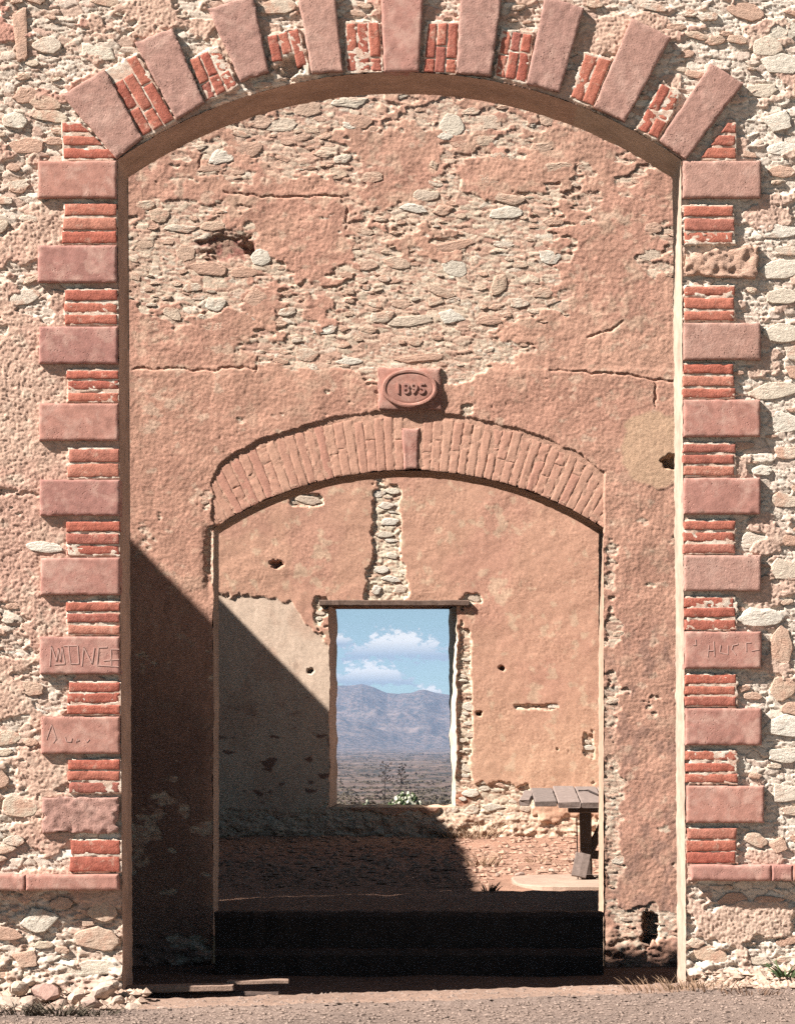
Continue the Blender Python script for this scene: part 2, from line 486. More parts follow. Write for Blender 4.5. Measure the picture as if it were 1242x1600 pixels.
# ------------------------------------------------------------------ rubble stone shapes, shared by all stones
def stone_mesh(seed):
    r = random.Random(seed); n = 16
    ca = r.choice((4, 5, 5, 6, 7)); ph = r.uniform(0, 6.28)
    cor = sorted(2 * math.pi * (k + r.uniform(-.28, .28)) / ca + ph for k in range(ca))
    P2 = [(math.cos(t) * r.uniform(.85, 1.12), math.sin(t) * r.uniform(.85, 1.12)) for t in cor]
    out = []
    for k in range(n):                                  # walk the polygon outline
        u = k / n * ca; i = int(u); f = u - i
        p, q = P2[i % ca], P2[(i + 1) % ca]
        j = r.uniform(-.10, .10)
        x, z = p[0] * (1 - f) + q[0] * f, p[1] * (1 - f) + q[1] * f
        bulge = 1 + .05 * math.sin(math.pi * f)
        out.append((x * (bulge + j), z * (bulge + j)))
    V = []; Fs = []
    tx, tz = r.uniform(-.5, .5), r.uniform(-.5, .5)
    ridge = r.uniform(-.5, .5); rh = r.uniform(-.35, .35)
    rings = [(1.0, -1.8), (1.0, .10), (0.93, .72), (0.66, .92), (0.33, .96)]
    for (k, h) in rings:
        for (x0, z0) in out:
            x, z = x0 * k, z0 * k
            hh = h if h < 0 else h + (tx * x + tz * z) * .55 + (rh if z > ridge and k < .9 else 0) + r.uniform(-.14, .14) * (k < .95)
            V.append((x, -hh, z))
    V.append((0, -.95, 0))
    for i in range(len(rings) - 1):
        for k in range(n):
            Fs.append((i * n + k, i * n + (k + 1) % n, (i + 1) * n + (k + 1) % n, (i + 1) * n + k))
    b = (len(rings) - 1) * n
    for k in range(n): Fs.append((b + k, b + (k + 1) % n, b + n))
    return V, Fs
STONES = {}
for mk in ('stone', 'stone_pale'):
    STONES[mk] = []
    for s in range(26):
        V, Fs = stone_mesh(100 + s)
        me = bpy.data.meshes.new('stone'); me.from_pydata(V, [], Fs); me.update()
        me.materials.append(M[mk]); STONES[mk].append(me)
def add_stone(parent, px, py, a, b, rot, D, off, hgt, mat='stone', var=None):
    o = bpy.data.objects.new('stone', STONES[mat][rnd.randrange(26) if var is None else var])
    o.location = Vector(P(px, py, D, off)) - ORG[parent.name]
    k = D / F
    o.scale = (a * k, hgt, b * k)
    o.rotation_euler = (0, rot, 0)
    return link_part(o, parent)
def scatter(parent, D, region, efun, sizes, count, offr, seed, mat, blocked=None, given=()):
    """lay stones, large ones first, wherever plaster has fallen off"""
    r = random.Random(seed); placed = [(g[0], g[1], g[2], g[3]) for g in given]
    for g in given:
        add_stone(parent, g[0], g[1], g[2], g[3], r.uniform(-.12, .12) if len(g) < 5 else g[4], D, r.uniform(*offr), r.uniform(.004, .0075), (mat if r.random() < .68 else 'stone_pale') if len(g) < 6 else g[5])
    left = count - len(placed)
    for (amin, amax, share) in sizes:
        k = int(left * share); tries = 0
        while k > 0 and tries < 9000:
            tries += 1
            x = r.uniform(region[0], region[1]); y = r.uniform(region[2], region[3])
            a = r.uniform(amin, amax); b = a * r.uniform(0.26, 0.55)
            if efun(x, y) < 0.02: continue
            if blocked and blocked(x, y, a, b): continue
            A = np.array(placed) if placed else np.zeros((0, 4))
            if len(A) and (((A[:, 0] - x) / (A[:, 2] + a)) ** 2 + ((A[:, 1] - y) / (A[:, 3] + b)) ** 2 < 0.83).any(): continue
            placed.append((x, y, a, b)); k -= 1
            add_stone(parent, x, y, a, b, r.gauss(0, .13), D, r.uniform(*offr), r.uniform(.003, .0065), mat if r.random() < .85 else 'stone')

def grit(X, Y, s, seed):
    f1, f2, i, _, _ = worley(X / s, Y / s, seed)
    return (.55 - f1) * (.5 + i)
# rubble bed: many small chips of stone wedged in earth mortar
def rubble_bed(X, Y, seed, cw=24.0, ch=10.0, rel=1.0):
    wx = X + 5 * fbm(X / 22, Y / 22, 2, seed + 1); wy = Y + 3.5 * fbm(X / 18, Y / 18, 2, seed + 2)
    f1, f2, i1, ax, ay = worley(wx / cw, wy / ch, seed)
    g1, g2, j1, bx, by = worley(wx / (cw * .45) + 3.3, wy / (ch * .55) + 7.7, seed + 31)
    big = sst(-0.15, 0.15, fbm(X / 45, Y / 35, 2, seed + 3))
    tilt1 = ax * (i1 - .5) * .014 + ay * ((i1 * 7.3) % 1 - .5) * .020
    tilt2 = bx * (j1 - .5) * .008 + by * ((j1 * 7.3) % 1 - .5) * .014
    hA = -.015 + .012 * ((i1 * 3.7) % 1) + tilt1 - .010 * (1 - sst(.01, .09, f2 - f1))
    hB = -.016 + .009 * ((j1 * 3.7) % 1) + tilt2 - .007 * (1 - sst(.01, .13, g2 - g1))
    lay = np.abs(vn(X / 26, Y / 3.4, seed + 7)) * .003
    H = hA * big + hB * (1 - big) - lay + .0016 * fbm(X / 3.6, Y / 3.0, 2, seed + 4)
    H = H * rel
    k = np.where(big > .5, i1, j1)
    k = (k * 5.3) % 1
    joint = np.where(big > .5, 1 - sst(.03, .18, f2 - f1), 1 - sst(.03, .22, g2 - g1))
    return H, k, joint

# ================================================================== FRONT WALL
AC1, AR1 = (624.0, 889.7), 776.7                 # centre and radius of the great arch
L_BLOCKS = [(60, 183, 252, 310), (60, 183, 384, 442), (62, 185, 511, 569), (62, 186, 631, 689), (63, 188, 750, 806), (64, 188, 872, 930),
            (63, 188, 995, 1054), (65, 188, 1120, 1178), (66, 186, 1246, 1302)]
R_BLOCKS = [(1066, 1188, 252, 310), (1068, 1187, 384, 436), (1067, 1188, 505, 563), (1067, 1187, 625, 683), (1067, 1187, 747, 804),
            (1068, 1188, 868, 924), (1069, 1189, 987, 1045), (1070, 1189, 1107, 1165), (1072, 1193, 1228, 1286)]
L_BRICK = [(100, 183, 318, 382, 3), (102, 184, 452, 509, 3), (105, 186, 577, 629, 3), (106, 187, 700, 748, 2), (106, 188, 815, 869, 3), (105, 188, 940, 993, 3),
           (106, 188, 1065, 1118, 3), (108, 188, 1186, 1240, 3), (110, 188, 1312, 1363, 2)]
R_BRICK = [(1068, 1146, 320, 382, 3), (1068, 1146, 446, 502, 3), (1066, 1146, 568, 623, 3), (1066, 1147, 692, 745, 3), (1067, 1147, 813, 866, 3),
           (1068, 1148, 932, 985, 3), (1069, 1149, 1053, 1105, 3), (1070, 1150, 1173, 1226, 3), (1072, 1150, 1294, 1350, 3)]
VOUSS = [[(98, 150), (165, 109), (223, 216), (183, 249)], [(211, 68), (270, 44), (320, 161), (276, 188)], [(325, 15), (396, -6), (420, 113), (376, 128)],
         [(462, -22), (522, -26), (536, 113), (487, 117)], [(594, -32), (663, -32), (654, 113), (600, 113)], [(721, -26), (786, -20), (767, 119), (712, 116)],
         [(851, -4), (913, 12), (873, 146), (822, 132)], [(986, 29), (1048, 60), (976, 191), (927, 168)], [(1109, 100), (1161, 131), (1071, 250), (1029, 221)]]
VBRICK = [([(165, 112), (213, 84), (275, 189), (224, 216)], 3, 2), ([(296, 92), (340, 70), (372, 134), (322, 161)], 3, 2), ([(417, 56), (466, 42), (485, 117), (430, 124)], 3, 2),
          ([(540, 34), (592, 33), (598, 113), (541, 114)], 3, 2), ([(668, 34), (716, 34), (712, 116), (661, 115)], 3, 2), ([(785, 45), (832, 52), (821, 131), (772, 120)], 3, 2),
          ([(914, 82), (956, 93), (926, 167), (890, 153)], 2, 1), ([(1034, 128), (1064, 145), (1027, 219), (993, 202)], 2, 2)]
front = thing('front_wall', (0, D1, 0), 'tall sunlit rubble wall with great stone and brick quoined archway nearest the viewer', 'wall')
FW_X0, FW_X1, FW_Y0, FW_Y1 = -420, 1660, -72, 1592

def lean1(x, y):
    return (y - 250) * 0.0060 * (np.exp(-((x - 184) / 90.0) ** 2) + np.exp(-((x - 1064) / 90.0) ** 2))
_yk = [-80, 0, 270, 340, 560, 860, 910, 1080, 1180, 1350, 1420, 1600]
_ev = [.30, .26, .30, .02, -.25, -.30, .08, -.02, .20, .02, .30, .45]
_er = [.32, .30, .34, .36, .32, .28, .26, .30, .30, .25, .16, .24]
def e_front(X, Y):
    X = np.asarray(X, float); Y = np.asarray(Y, float)
    n = .50 * fbm(X / 75, Y / 48, 3, 11) + .17 * fbm(X / 19, Y / 11, 3, 12)
    base = np.where(X < 400, np.interp(Y, _yk, _ev), np.where(X > 1064, np.interp(Y, _yk, _er), .14))
    return base + n - .10
def in_rect(X, Y, rs, pad=0):
    m = np.zeros(np.shape(X), bool)
    for r in rs: m |= (X > r[0] - pad) & (X < r[1] + pad) & (Y > r[2] - pad) & (Y < r[3] + pad)
    return m
def in_quad(X, Y, q, pad=0):
    m = np.ones(np.shape(X), bool)
    for (x0, y0), (x1, y1) in zip(q, q[1:] + q[:1]):
        ln = math.hypot(x1 - x0, y1 - y0)
        m &= ((x1 - x0) * (Y - y0) - (y1 - y0) * (X - x0)) / ln > -pad
    return m
def f_front(X, Y):
    e = e_front(X, Y)
    Mk = 1 - sst(-.03, .03, e)
    bed, k, joint = rubble_bed(X, Y, 21, 30, 11, .82)
    rightish = sst(1000, 1100, X)
    pl = .000 + .005 * fbm(X / 60, Y / 60, 3, 31) + .0022 * fbm(X / 14, Y / 11, 4, 32) + .0027 * grit(X, Y, 3.6, 33) + .0024 * fbm(X / 2.8, Y / 2.6, 1, 35)
    pl = pl - .003 * sst(.55, .9, fbm(X / 6, Y / 4, 2, 34)) * sst(-.2, .4, fbm(X / 40, Y / 40, 2, 36))
    H = bed * (1 - Mk) + pl * Mk
    tone = fbm(X / 90, Y / 110, 3, 41); t2 = fbm(X / 22, Y / 22, 3, 42)
    cp = mix((.53, .36, .275), (.49, .305, .235), sst(-.3, .6, tone + .5 * t2))
    cp = mix(cp, np.array((.58, .45, .35)), sst(.2, .9, t2) * .7)
    cp = cp * (1 + .10 * fbm(X / 6, Y / 14, 2, 43))[..., None]
    cp = mix(cp, np.array((.48, .26, .20)), sst(.1, .5, tone) * sst(260, 60, Y))
    cs = mix((.60, .50, .41), (.52, .37, .29), sst(.35, .75, k))
    cs = mix(cs, np.array((.68, .61, .52)), sst(.86, .94, k))
    cs = mix(cs, np.array((.44, .28, .22)), ((k > .60) & (k < .68)) * .6)
    cs = mix(cs, np.array((.54, .39, .30)), joint * .8)
    cs = mix(cs, np.array((.67, .60, .51)), rightish * .45); cp = mix(cp, np.array((.58, .46, .37)), rightish * .4)
    C = mix(cs, cp, Mk)
    # mortar pads behind the brickwork of the jambs and of the arch
    Xm, Ym = X + 3.2 * fbm(X / 8, Y / 6, 2, 55), Y + 1.2 * fbm(X / 9, Y / 6, 2, 56)
    mort = in_rect(Xm, Ym, L_BRICK + R_BRICK, .6)
    for q, _, _ in VBRICK: mort |= in_quad(Xm, Ym, q, 1.5)
    mort |= in_quad(X, Y, [(97, 190), (125, 190), (180, 252), (99, 252)], 1)
    mort |= in_quad(X, Y, [(1146, 192), (1150, 192), (1150, 252), (1092, 252)], 1)
    hm = .0122 + .0014 * fbm(X / 7, Y / 6, 3, 51) - .006 * sst(.40, .7, fbm(X / 13, Y / 5, 2, 52))
    H = np.where(mort, hm, H)
    C = np.where(mort[..., None], mix((.56, .40, .31), (.66, .56, .46), sst(-.3, .4, fbm(X / 12, Y / 8, 2, 53))), C)
    nt_ = np.hypot((X - 452) / 22, (Y - 104) / 20) + .25 * fbm(X / 9, Y / 9, 2, 54)
    H = H - .075 * (1 - sst(.55, .95, nt_))
    # block beds sit deeper; crumbling foot spreads outwards
    blk = in_rect(X, Y, L_BLOCKS + R_BLOCKS, -2)
    H = np.where(blk, -.012, H)
    foot = sst(1470, 1590, Y + 18 * fbm(X / 40, Y / 30, 2, 61))
    low = sst(1392, 1420, Y) * (1 - Mk)
    H = H - .014 * low * sst(-.2, .5, fbm(X / 18, Y / 10, 3, 63)) + foot * (.07 + .075 * fbm(X / 22, Y / 13, 4, 62))
    C = mix(C, np.array((.33, .235, .19)), foot * .7)  # foot colour darkened for the shadows among the crumbles
    return H, C
xs = np.unique(np.concatenate([np.arange(FW_X0, -40, 2.6 * GS), np.arange(-40, 184, GS), [184.0], np.arange(186, 1064, GS), [1064.0], np.arange(1066, 1282, GS), np.arange(1282, FW_X1, 2.6 * GS)]))
ys = np.arange(FW_Y0, FW_Y1, GS)
def keep1(x, y):
    inside = (x > 184) & (x < 1064) & (y > 250)
    arch = (y <= 250) & (np.hypot(x - AC1[0], y - AC1[1]) < AR1 + 1.5) & (x > 178) & (x < 1070)
    return ~(inside | arch)
sheet('rubble_face', D1, xs, ys, f_front, keep1, M['masonry'], front, lambda X, Y: X + lean1(X, Y))

def arch_path(c, r, x0, x1, ybot, yspr, lean=0.0, n=60):
    a0 = math.asin((x0 - c[0]) / r); a1 = math.asin((x1 - c[0]) / r)
    pts = [(x0 + lean * (ybot - yspr), ybot), (x0, c[1] - r * math.cos(a0))]
    for i in range(1, n):
        a = a0 + (a1 - a0) * i / n
        pts.append((c[0] + r * math.sin(a), c[1] - r * math.cos(a)))
    pts += [(x1, c[1] - r * math.cos(a1)), (x1 + lean * (ybot - yspr), ybot)]
    return pts
path1 = arch_path(AC1, AR1, 184, 1064, 1600, 250, 0.0060)
reveal('arch_reveal', path1, D1, T1, M['reveal'], front, lambda x, y: (np.where(y < 252, .012, .004) + 0 * x, None), None, .0045, 14, (.45, .305, .23), 71, lambda x, y, t, c: np.where((x > 900)[:, None], c * np.array((1.0, 1.12, 1.15)), c))  # right jamb lightened in the colour for the sun on it

# backs, tops and the plain stretches of wall beyond the picture, one shell per wall
def shell(name, parent, D, T, xl, xr, ztop, zbot, path, fine, col, mat):
    """fine = (x0,x1,y0,y1) photo box of the detailed face"""
    V = []; Fs = []
    def q(a, b, c, d):
        i = len(V); V.extend([a, b, c, d]); Fs.append((i, i + 1, i + 2, i + 3))
    yb = D + T; yf = D
    wp = [P(x, y, D) for x, y in path]
    fx0, fz1 = P(fine[0], fine[2], D)[0], P(fine[0], fine[2], D)[2]
    fx1 = P(fine[1], fine[2], D)[0]
    # back
    q((xl, yb, zbot), (wp[0][0], yb, zbot), (wp[1][0], yb, ztop), (xl, yb, ztop))
    q((wp[-1][0], yb, zbot), (xr, yb, zbot), (xr, yb, ztop), (wp[-2][0], yb, ztop))
    for a, b in zip(wp[1:-2], wp[2:-1]):
        q((a[0], yb, a[2]), (b[0], yb, b[2]), (b[0], yb, ztop), (a[0], yb, ztop))
    # front, outside the detailed face
    q((xl, yf, zbot), (fx0, yf, zbot), (fx0, yf, ztop), (xl, yf, ztop))
    q((fx1, yf, zbot), (xr, yf, zbot), (xr, yf, ztop), (fx1, yf, ztop))
    if ztop > fz1 + .01: q((fx0, yf, fz1), (fx1, yf, fz1), (fx1, yf, ztop), (fx0, yf, ztop))
    # top and ends
    q((xl, yf, ztop), (xr, yf, ztop), (xr, yb, ztop), (xl, yb, ztop))
    q((xl, yf, zbot), (xl, yb, zbot), (xl, yb, ztop), (xl, yf, ztop)); q((xr, yf, zbot), (xr, yb, zbot), (xr, yb, ztop), (xr, yf, ztop))
    return pymesh(name, V, Fs, mat, parent, False, col)
shell('wall_core', front, D1, T1, -9.0, 8.0, H1, -.2, path1, (FW_X0 + 2, FW_X1 - 4, FW_Y0 + 2, 0), (.50, .36, .27), M['masonry'])

# quoins
for i, b in enumerate(L_BLOCKS):
    worn = (i == 8)
    o = quad_piece('quoin_block', rect(*b), D1, .030 if not worn else .024, -.10, M['voussoir' if worn else 'block'], front, 36, 20, 2.0, .0048, .0005 if not worn else .003,
                   .35 if not worn else 1.6, .004 if not worn else .016, 200 + i)
    if i == 6: left_scr = o
    if i == 7: left_scr2 = o
    if worn: o['label'] = 'worn lowest quoin block partly covered with plaster'
for i, b in enumerate(R_BLOCKS):
    broken = (i == 1)
    q = rect(*b)
    if broken: q = [(1069, 398), (1150, 384), (1187, 386), (1186, 437), (1069, 432)][:3] + [(1182, 437)]; q = [(1069, 396), (1187, 384), (1180, 437), (1070, 430)]
    o = quad_piece('quoin_block', q, D1, .030 if not broken else .020, -.10, M['block' if i not in (0, 2, 5) else 'voussoir'] if not broken else M['stone'], front, 36, 20, 2.0, .0048,
                   .0005 if not broken else .006, .35 if not broken else 2.4, .004 if not broken else .02, 230 + i, 7 if not broken else 8)
    if i == 6: right_scr = o
    if broken: o['label'] = 'crumbled quoin block broken down to rough tan core'
def brick_rows(rects, seed):
    r = random.Random(seed)
    for (x0, x1, y0, y1, n) in rects:
        ph = (y1 - y0) / n
        for k in range(n):
            a, b = y0 + k * ph + r.uniform(.7, 2.6), y0 + (k + 1) * ph - r.uniform(.7, 2.8)
            l, rr = x0 + r.uniform(-2.5, 2.5), x1 - .5
            if x0 > 600: l, rr = x0 + .5, x1 + r.uniform(-2.5, 2.5)
            dy = r.uniform(-.8, .8)
            quad_piece('brick', [(l, a), (rr, a + dy), (rr, b + dy), (l, b)], D1, .017 + r.uniform(-.004, .002), -.05, M['brick'], front, 20, 7, 1.2, .0026, .0013, .55, .004, r.randrange(9999), 5)
brick_rows(L_BRICK, 1); brick_rows(R_BRICK, 2)
for k, (x0, x1, xa) in enumerate([(97, 128, 97), (99, 148, 97), (99, 172, 97)]):      # course stubs under the first left voussoir
    y = 192 + k * 20
    quad_piece('brick', [(x0, y), (x1, y + 1), (x1 + 13, y + 15), (x0, y + 15)], D1, .015, -.05, M['brick'], front, 12, 7, 1.2, .0026, .0013, .55, .004, 800 + k, 5)
for k, (x0, x1) in enumerate([(1137, 1149), (1121, 1149), (1106, 1149)]):
    y = 192 + k * 19.5
    quad_piece('brick', [(x0, y), (x1, y), (x1, y + 16), (x0 - 12, y + 16)], D1, .015, -.05, M['brick'], front, 12, 7, 1.2, .0026, .0013, .55, .004, 820 + k, 5)
# voussoirs and the brick wedges between them
for i, q in enumerate(VOUSS):
    smooth = (i == 4)
    quad_piece('keystone' if smooth else 'voussoir', q, D1, .036, -.10, M['block' if smooth else 'voussoir'], front, 20, 36, 1.8, .0045, .0005 if smooth else .0013, .5, .003 if smooth else .006, 300 + i, 7 if smooth else 4.5)
r_ = random.Random(5)
for gi, (q, nc, nr) in enumerate(VBRICK):
    a, b, c, d = [np.array(p, float) for p in q]
    for k in range(nc):
        u0, u1 = (k + .06) / nc, (k + .94) / nc
        cut = [0.02] + ([r_.uniform(.40, .72)] if nr == 2 else []) + [0.985]
        if gi == 0: cut[0] = .0 if k == 2 else .18
        if gi == 2: cut = [.02, [.62, .50, .80][k]]
        for v0, v1 in zip(cut[:-1], cut[1:]):
            def pt(u, v): return tuple(a * (1 - u) * (1 - v) + b * u * (1 - v) + c * u * v + d * (1 - u) * v)
            quad_piece('brick', [pt(u0, v0 + .015), pt(u1, v0 + .015), pt(u1, v1 - .015), pt(u0, v1 - .015)], D1, .016 + r_.uniform(-.004, .003), -.06, M['brick'], front, 8, 16, 1.2, .0026, .0013, .5, .003,
                       500 + gi * 20 + k, 5)
# string course at the foot of the quoins
def course(x0, x1, y0, y1, cuts, seed):
    xsx = [x0] + cuts + [x1]
    for k, (a, b) in enumerate(zip(xsx[:-1], xsx[1:])):
        quad_piece('string_course', rect(a + .6, b - .6, y0, y1), D1, .072, -.06, M['block'], front, 40, 9, 2.2, .006, .0006, .6, .005, seed + k)
course(-420, 188, 1366, 1391, [-230, -95, 43], 350)
course(1076, 1660, 1351, 1376, [1203, 1236, 1400, 1530], 360)

# scratched letters
def scratch(parent, strokes, ox, oy, sc, off, w=1.5):
    for st in strokes:
        V = []; Fs = []
        pts = [(ox + u / sc, oy + v / sc) for u, v in st]
        for (x0, y0), (x1, y1) in zip(pts[:-1], pts[1:]):
            ln = math.hypot(x1 - x0, y1 - y0) + 1e-6
            nx, ny = -(y1 - y0) / ln * w / 2, (x1 - x0) / ln * w / 2
            i = len(V)
            for (x, y, o_) in ((x0 + nx, y0 + ny, off), (x1 + nx, y1 + ny, off), (x1 - nx, y1 - ny, off), (x0 - nx, y0 - ny, off),
                               (x0 + nx, y0 + ny, off - .004), (x1 + nx, y1 + ny, off - .004), (x1 - nx, y1 - ny, off - .004), (x0 - nx, y0 - ny, off - .004)):
                V.append(P(x, y, D1, o_))
            Fs += [(i, i + 3, i + 2, i + 1), (i, i + 1, i + 5, i + 4), (i + 1, i + 2, i + 6, i + 5), (i + 2, i + 3, i + 7, i + 6), (i + 3, i, i + 4, i + 7)]
        pymesh('scratched_letter', V, Fs, M['scratch'], parent)
MON = [[(220, 465), (238, 225), (300, 410), (320, 250), (345, 410), (365, 235), (400, 440), (275, 445)], [(385, 225), (550, 220), (565, 440), (465, 435), (440, 225)],
       [(600, 465), (622, 240), (720, 440), (750, 245)], [(905, 240), (800, 245), (780, 455), (1040, 472)], [(1045, 265), (945, 265), (950, 455)], [(860, 402), (1045, 385)]]
scratch(left_scr, MON, 50, 980, 7.62, .0322)
scratch(left_scr2, [[(275, 1310), (290, 1340), (260, 1380)], [(400, 1310), (415, 1360), (475, 1365), (480, 1320)], [(530, 1375), (550, 1330), (570, 1350), (535, 1360)], [(630, 1340), (660, 1375), (690, 1335)],
                    [(180, 1340), (240, 1160), (300, 1340)]], 50, 980, 7.62, .0320, 1.1)
scratch(right_scr, [[(175, 200), (180, 260), (150, 260)], [(315, 260), (305, 385)], [(315, 322), (372, 318)], [(368, 220), (376, 382)], [(440, 260), (432, 340), (520, 362), (520, 262)], [(605, 370), (560, 310), (570, 265), (630, 250)],
                    [(715, 330), (712, 235), (765, 235)], [(770, 325), (850, 308)]], 1060, 970, 6.824, .0321, 1.2)

# rubble stones of the front wall
def block1(x, y, a, b):
    if keep1(np.array([x - a, x + a, x]), np.array([y, y, y + b])).all() == False: return True
    if in_rect(np.array([x]), np.array([y]), L_BLOCKS + R_BLOCKS + [(q[0], q[1], q[2], q[3]) for q in L_BRICK + R_BRICK] + [(-430, 190, 1362, 1396), (1070, 1670, 1348, 1380)], max(a, b) * .62)[0]: return True
    for q in VOUSS + [v[0] for v in VBRICK]:
        if in_quad(np.array([x]), np.array([y]), q, max(a, b) * .7)[0]: return True
    return False
G1 = [(75, 70, 26, 14), (146, 82, 36, 16), (42, 148, 22, 14), (70, 160, 26, 12), (22, 188, 22, 14), (40, 228, 30, 14), (28, 290, 18, 14), (70, 855, 30, 9, .1), (48, 1075, 24, 12), (30, 1262, 30, 18), (95, 1412, 20, 11), (160, 1425, 24, 16),
      (60, 1440, 32, 20), (150, 1468, 40, 20), (140, 1515, 46, 14), (32, 55, 18, 52, 0, 'stone'), (40, 1500, 30, 16),
      (1215, 45, 34, 20, .05, 'stone_pale'), (1200, 72, 30, 18, 0, 'stone_pale'), (1218, 100, 32, 18, .1, 'stone_pale'), (1190, 140, 26, 14, 0, 'stone_pale'), (1215, 190, 34, 18, -.2, 'stone_pale'),
      (1222, 232, 28, 12, 0, 'stone_pale'), (1214, 360, 34, 13, 0, 'stone_pale'), (1222, 420, 36, 16, -.1, 'stone_pale'), (1224, 463, 34, 14, 0, 'stone_pale'), (1222, 520, 32, 16, 0, 'stone_pale'),
      (1208, 610, 42, 14, -.15, 'stone_pale'), (1228, 660, 26, 18, 0, 'stone_pale'), (1190, 735, 18, 9, 0, 'stone_pale'), (1180, 845, 24, 14, 0, 'stone_pale'), (1228, 890, 26, 18, 0, 'stone_pale'), (1190, 965, 40, 16, 0, 'stone_pale'),
      (1220, 1010, 20, 34, 0, 'stone'), (1224, 1075, 26, 22, -.6, 'stone'), (1228, 1135, 34, 20, 0, 'stone_pale'), (1226, 1180, 30, 16, 0, 'stone_pale'), (1224, 1240, 28, 18, 0, 'stone_pale'),
      (1180, 1312, 22, 13, .3, 'stone'), (1216, 1322, 22, 14, -.3, 'stone')]
scatter(front, D1, (-110, 1350, FW_Y0 + 10, 1570), lambda x, y: float(e_front(x, y)), [(20, 34, .30), (12, 20, .45), (7, 12, .25)], 300, (-.0075, .003), 3, 'stone', block1, G1)

# ================================================================== MIDDLE WALL
AC2, AR2 = (638.0, 1291.6), 556.6
middle = thing('middle_wall', (0, D2, 0), 'peach plastered rubble wall with smaller brick arch seen through the great archway', 'wall')
BL2 = [  # where the plaster has fallen: x, y, rx, ry, weight
    (300, 430, 130, 85, .95), (240, 345, 70, 40, .6), (690, 470, 170, 90, 1.0), (600, 545, 150, 40, .75), (420, 225, 130, 60, .75), (590, 170, 120, 35, .7), (530, 250, 60, 40, .45),
    (760, 190, 90, 40, .55), (760, 330, 110, 35, .75), (640, 330, 70, 30, .5), (860, 350, 60, 60, .35), (980, 260, 70, 60, .30), (1040, 400, 40, 60, .45), (820, 430, 90, 60, .6),
    (640, 560, 90, 40, .8), (760, 560, 90, 30, .6), (480, 550, 60, 22, .6), (540, 615, 60, 40, .30), (740, 620, 60, 45, .30), (1030, 720, 20, 14, .5), (955, 900, 12, 90, .65), (955, 1250, 14, 230, .75),
    (1030, 1440, 40, 26, .7), (990, 1470, 30, 25, .6), (330, 870, 8, 60, .7), (560, 380, 40, 60, .55), (940, 1010, 30, 14, .3), (1055, 330, 20, 60, .4), (700, 250, 24, 60, .25),
    (300, 1480, 90, 26, .5), (260, 1280, 60, 40, .35)]
BL2N = [(470, 385, 55, 55, .9), (620, 235, 50, 70, .35), (900, 600, 160, 90, .9), (270, 620, 90, 110, 1.0), (480, 610, 80, 40, .8), (440, 300, 130, 16, .7), (850, 520, 90, 50, .5), (1000, 700, 60, 60, .8), (640, 200, 30, 60, .4)]
def e_mid(X, Y):
    X = np.asarray(X, float); Y = np.asarray(Y, float)
    e = -.30 + .34 * fbm(X / 46, Y / 34, 3, 111)
    for x, y, rx, ry, w in BL2: e = e + w * .85 * np.exp(-(((X - x) / rx) ** 2 + ((Y - y) / ry) ** 2))
    for x, y, rx, ry, w in BL2N: e = e - w * .55 * np.exp(-(((X - x) / rx) ** 2 + ((Y - y) / ry) ** 2))
    e = e - .04 + .26 * fbm(X / 17, Y / 9, 3, 112) * (.10 + .90 * sst(-.40, .02, e))
    return np.where((X < 180) | (X > 1090), e + .1, e)
CR2 = [[(350, 300), (400, 306), (460, 305), (540, 308)], [(540, 308), (543, 330), (540, 360)], [(205, 575), (300, 578), (400, 574)], [(400, 580), (404, 555), (440, 538), (455, 520)], [(860, 578), (960, 584), (1060, 596)],
       [(920, 526), (955, 517), (975, 500)], [(1023, 598), (1024, 636)], [(310, 265), (318, 238), (322, 222)]]
def ring_out(X, Y):
    return AR2 + np.interp(X, [330, 345, 400, 470, 520, 600, 680, 740, 830, 900, 942], [62, 84, 90, 88, 92, 92, 92, 88, 88, 86, 78]) + 3.0 * fbm(X / 14, Y / 30, 3, 121)
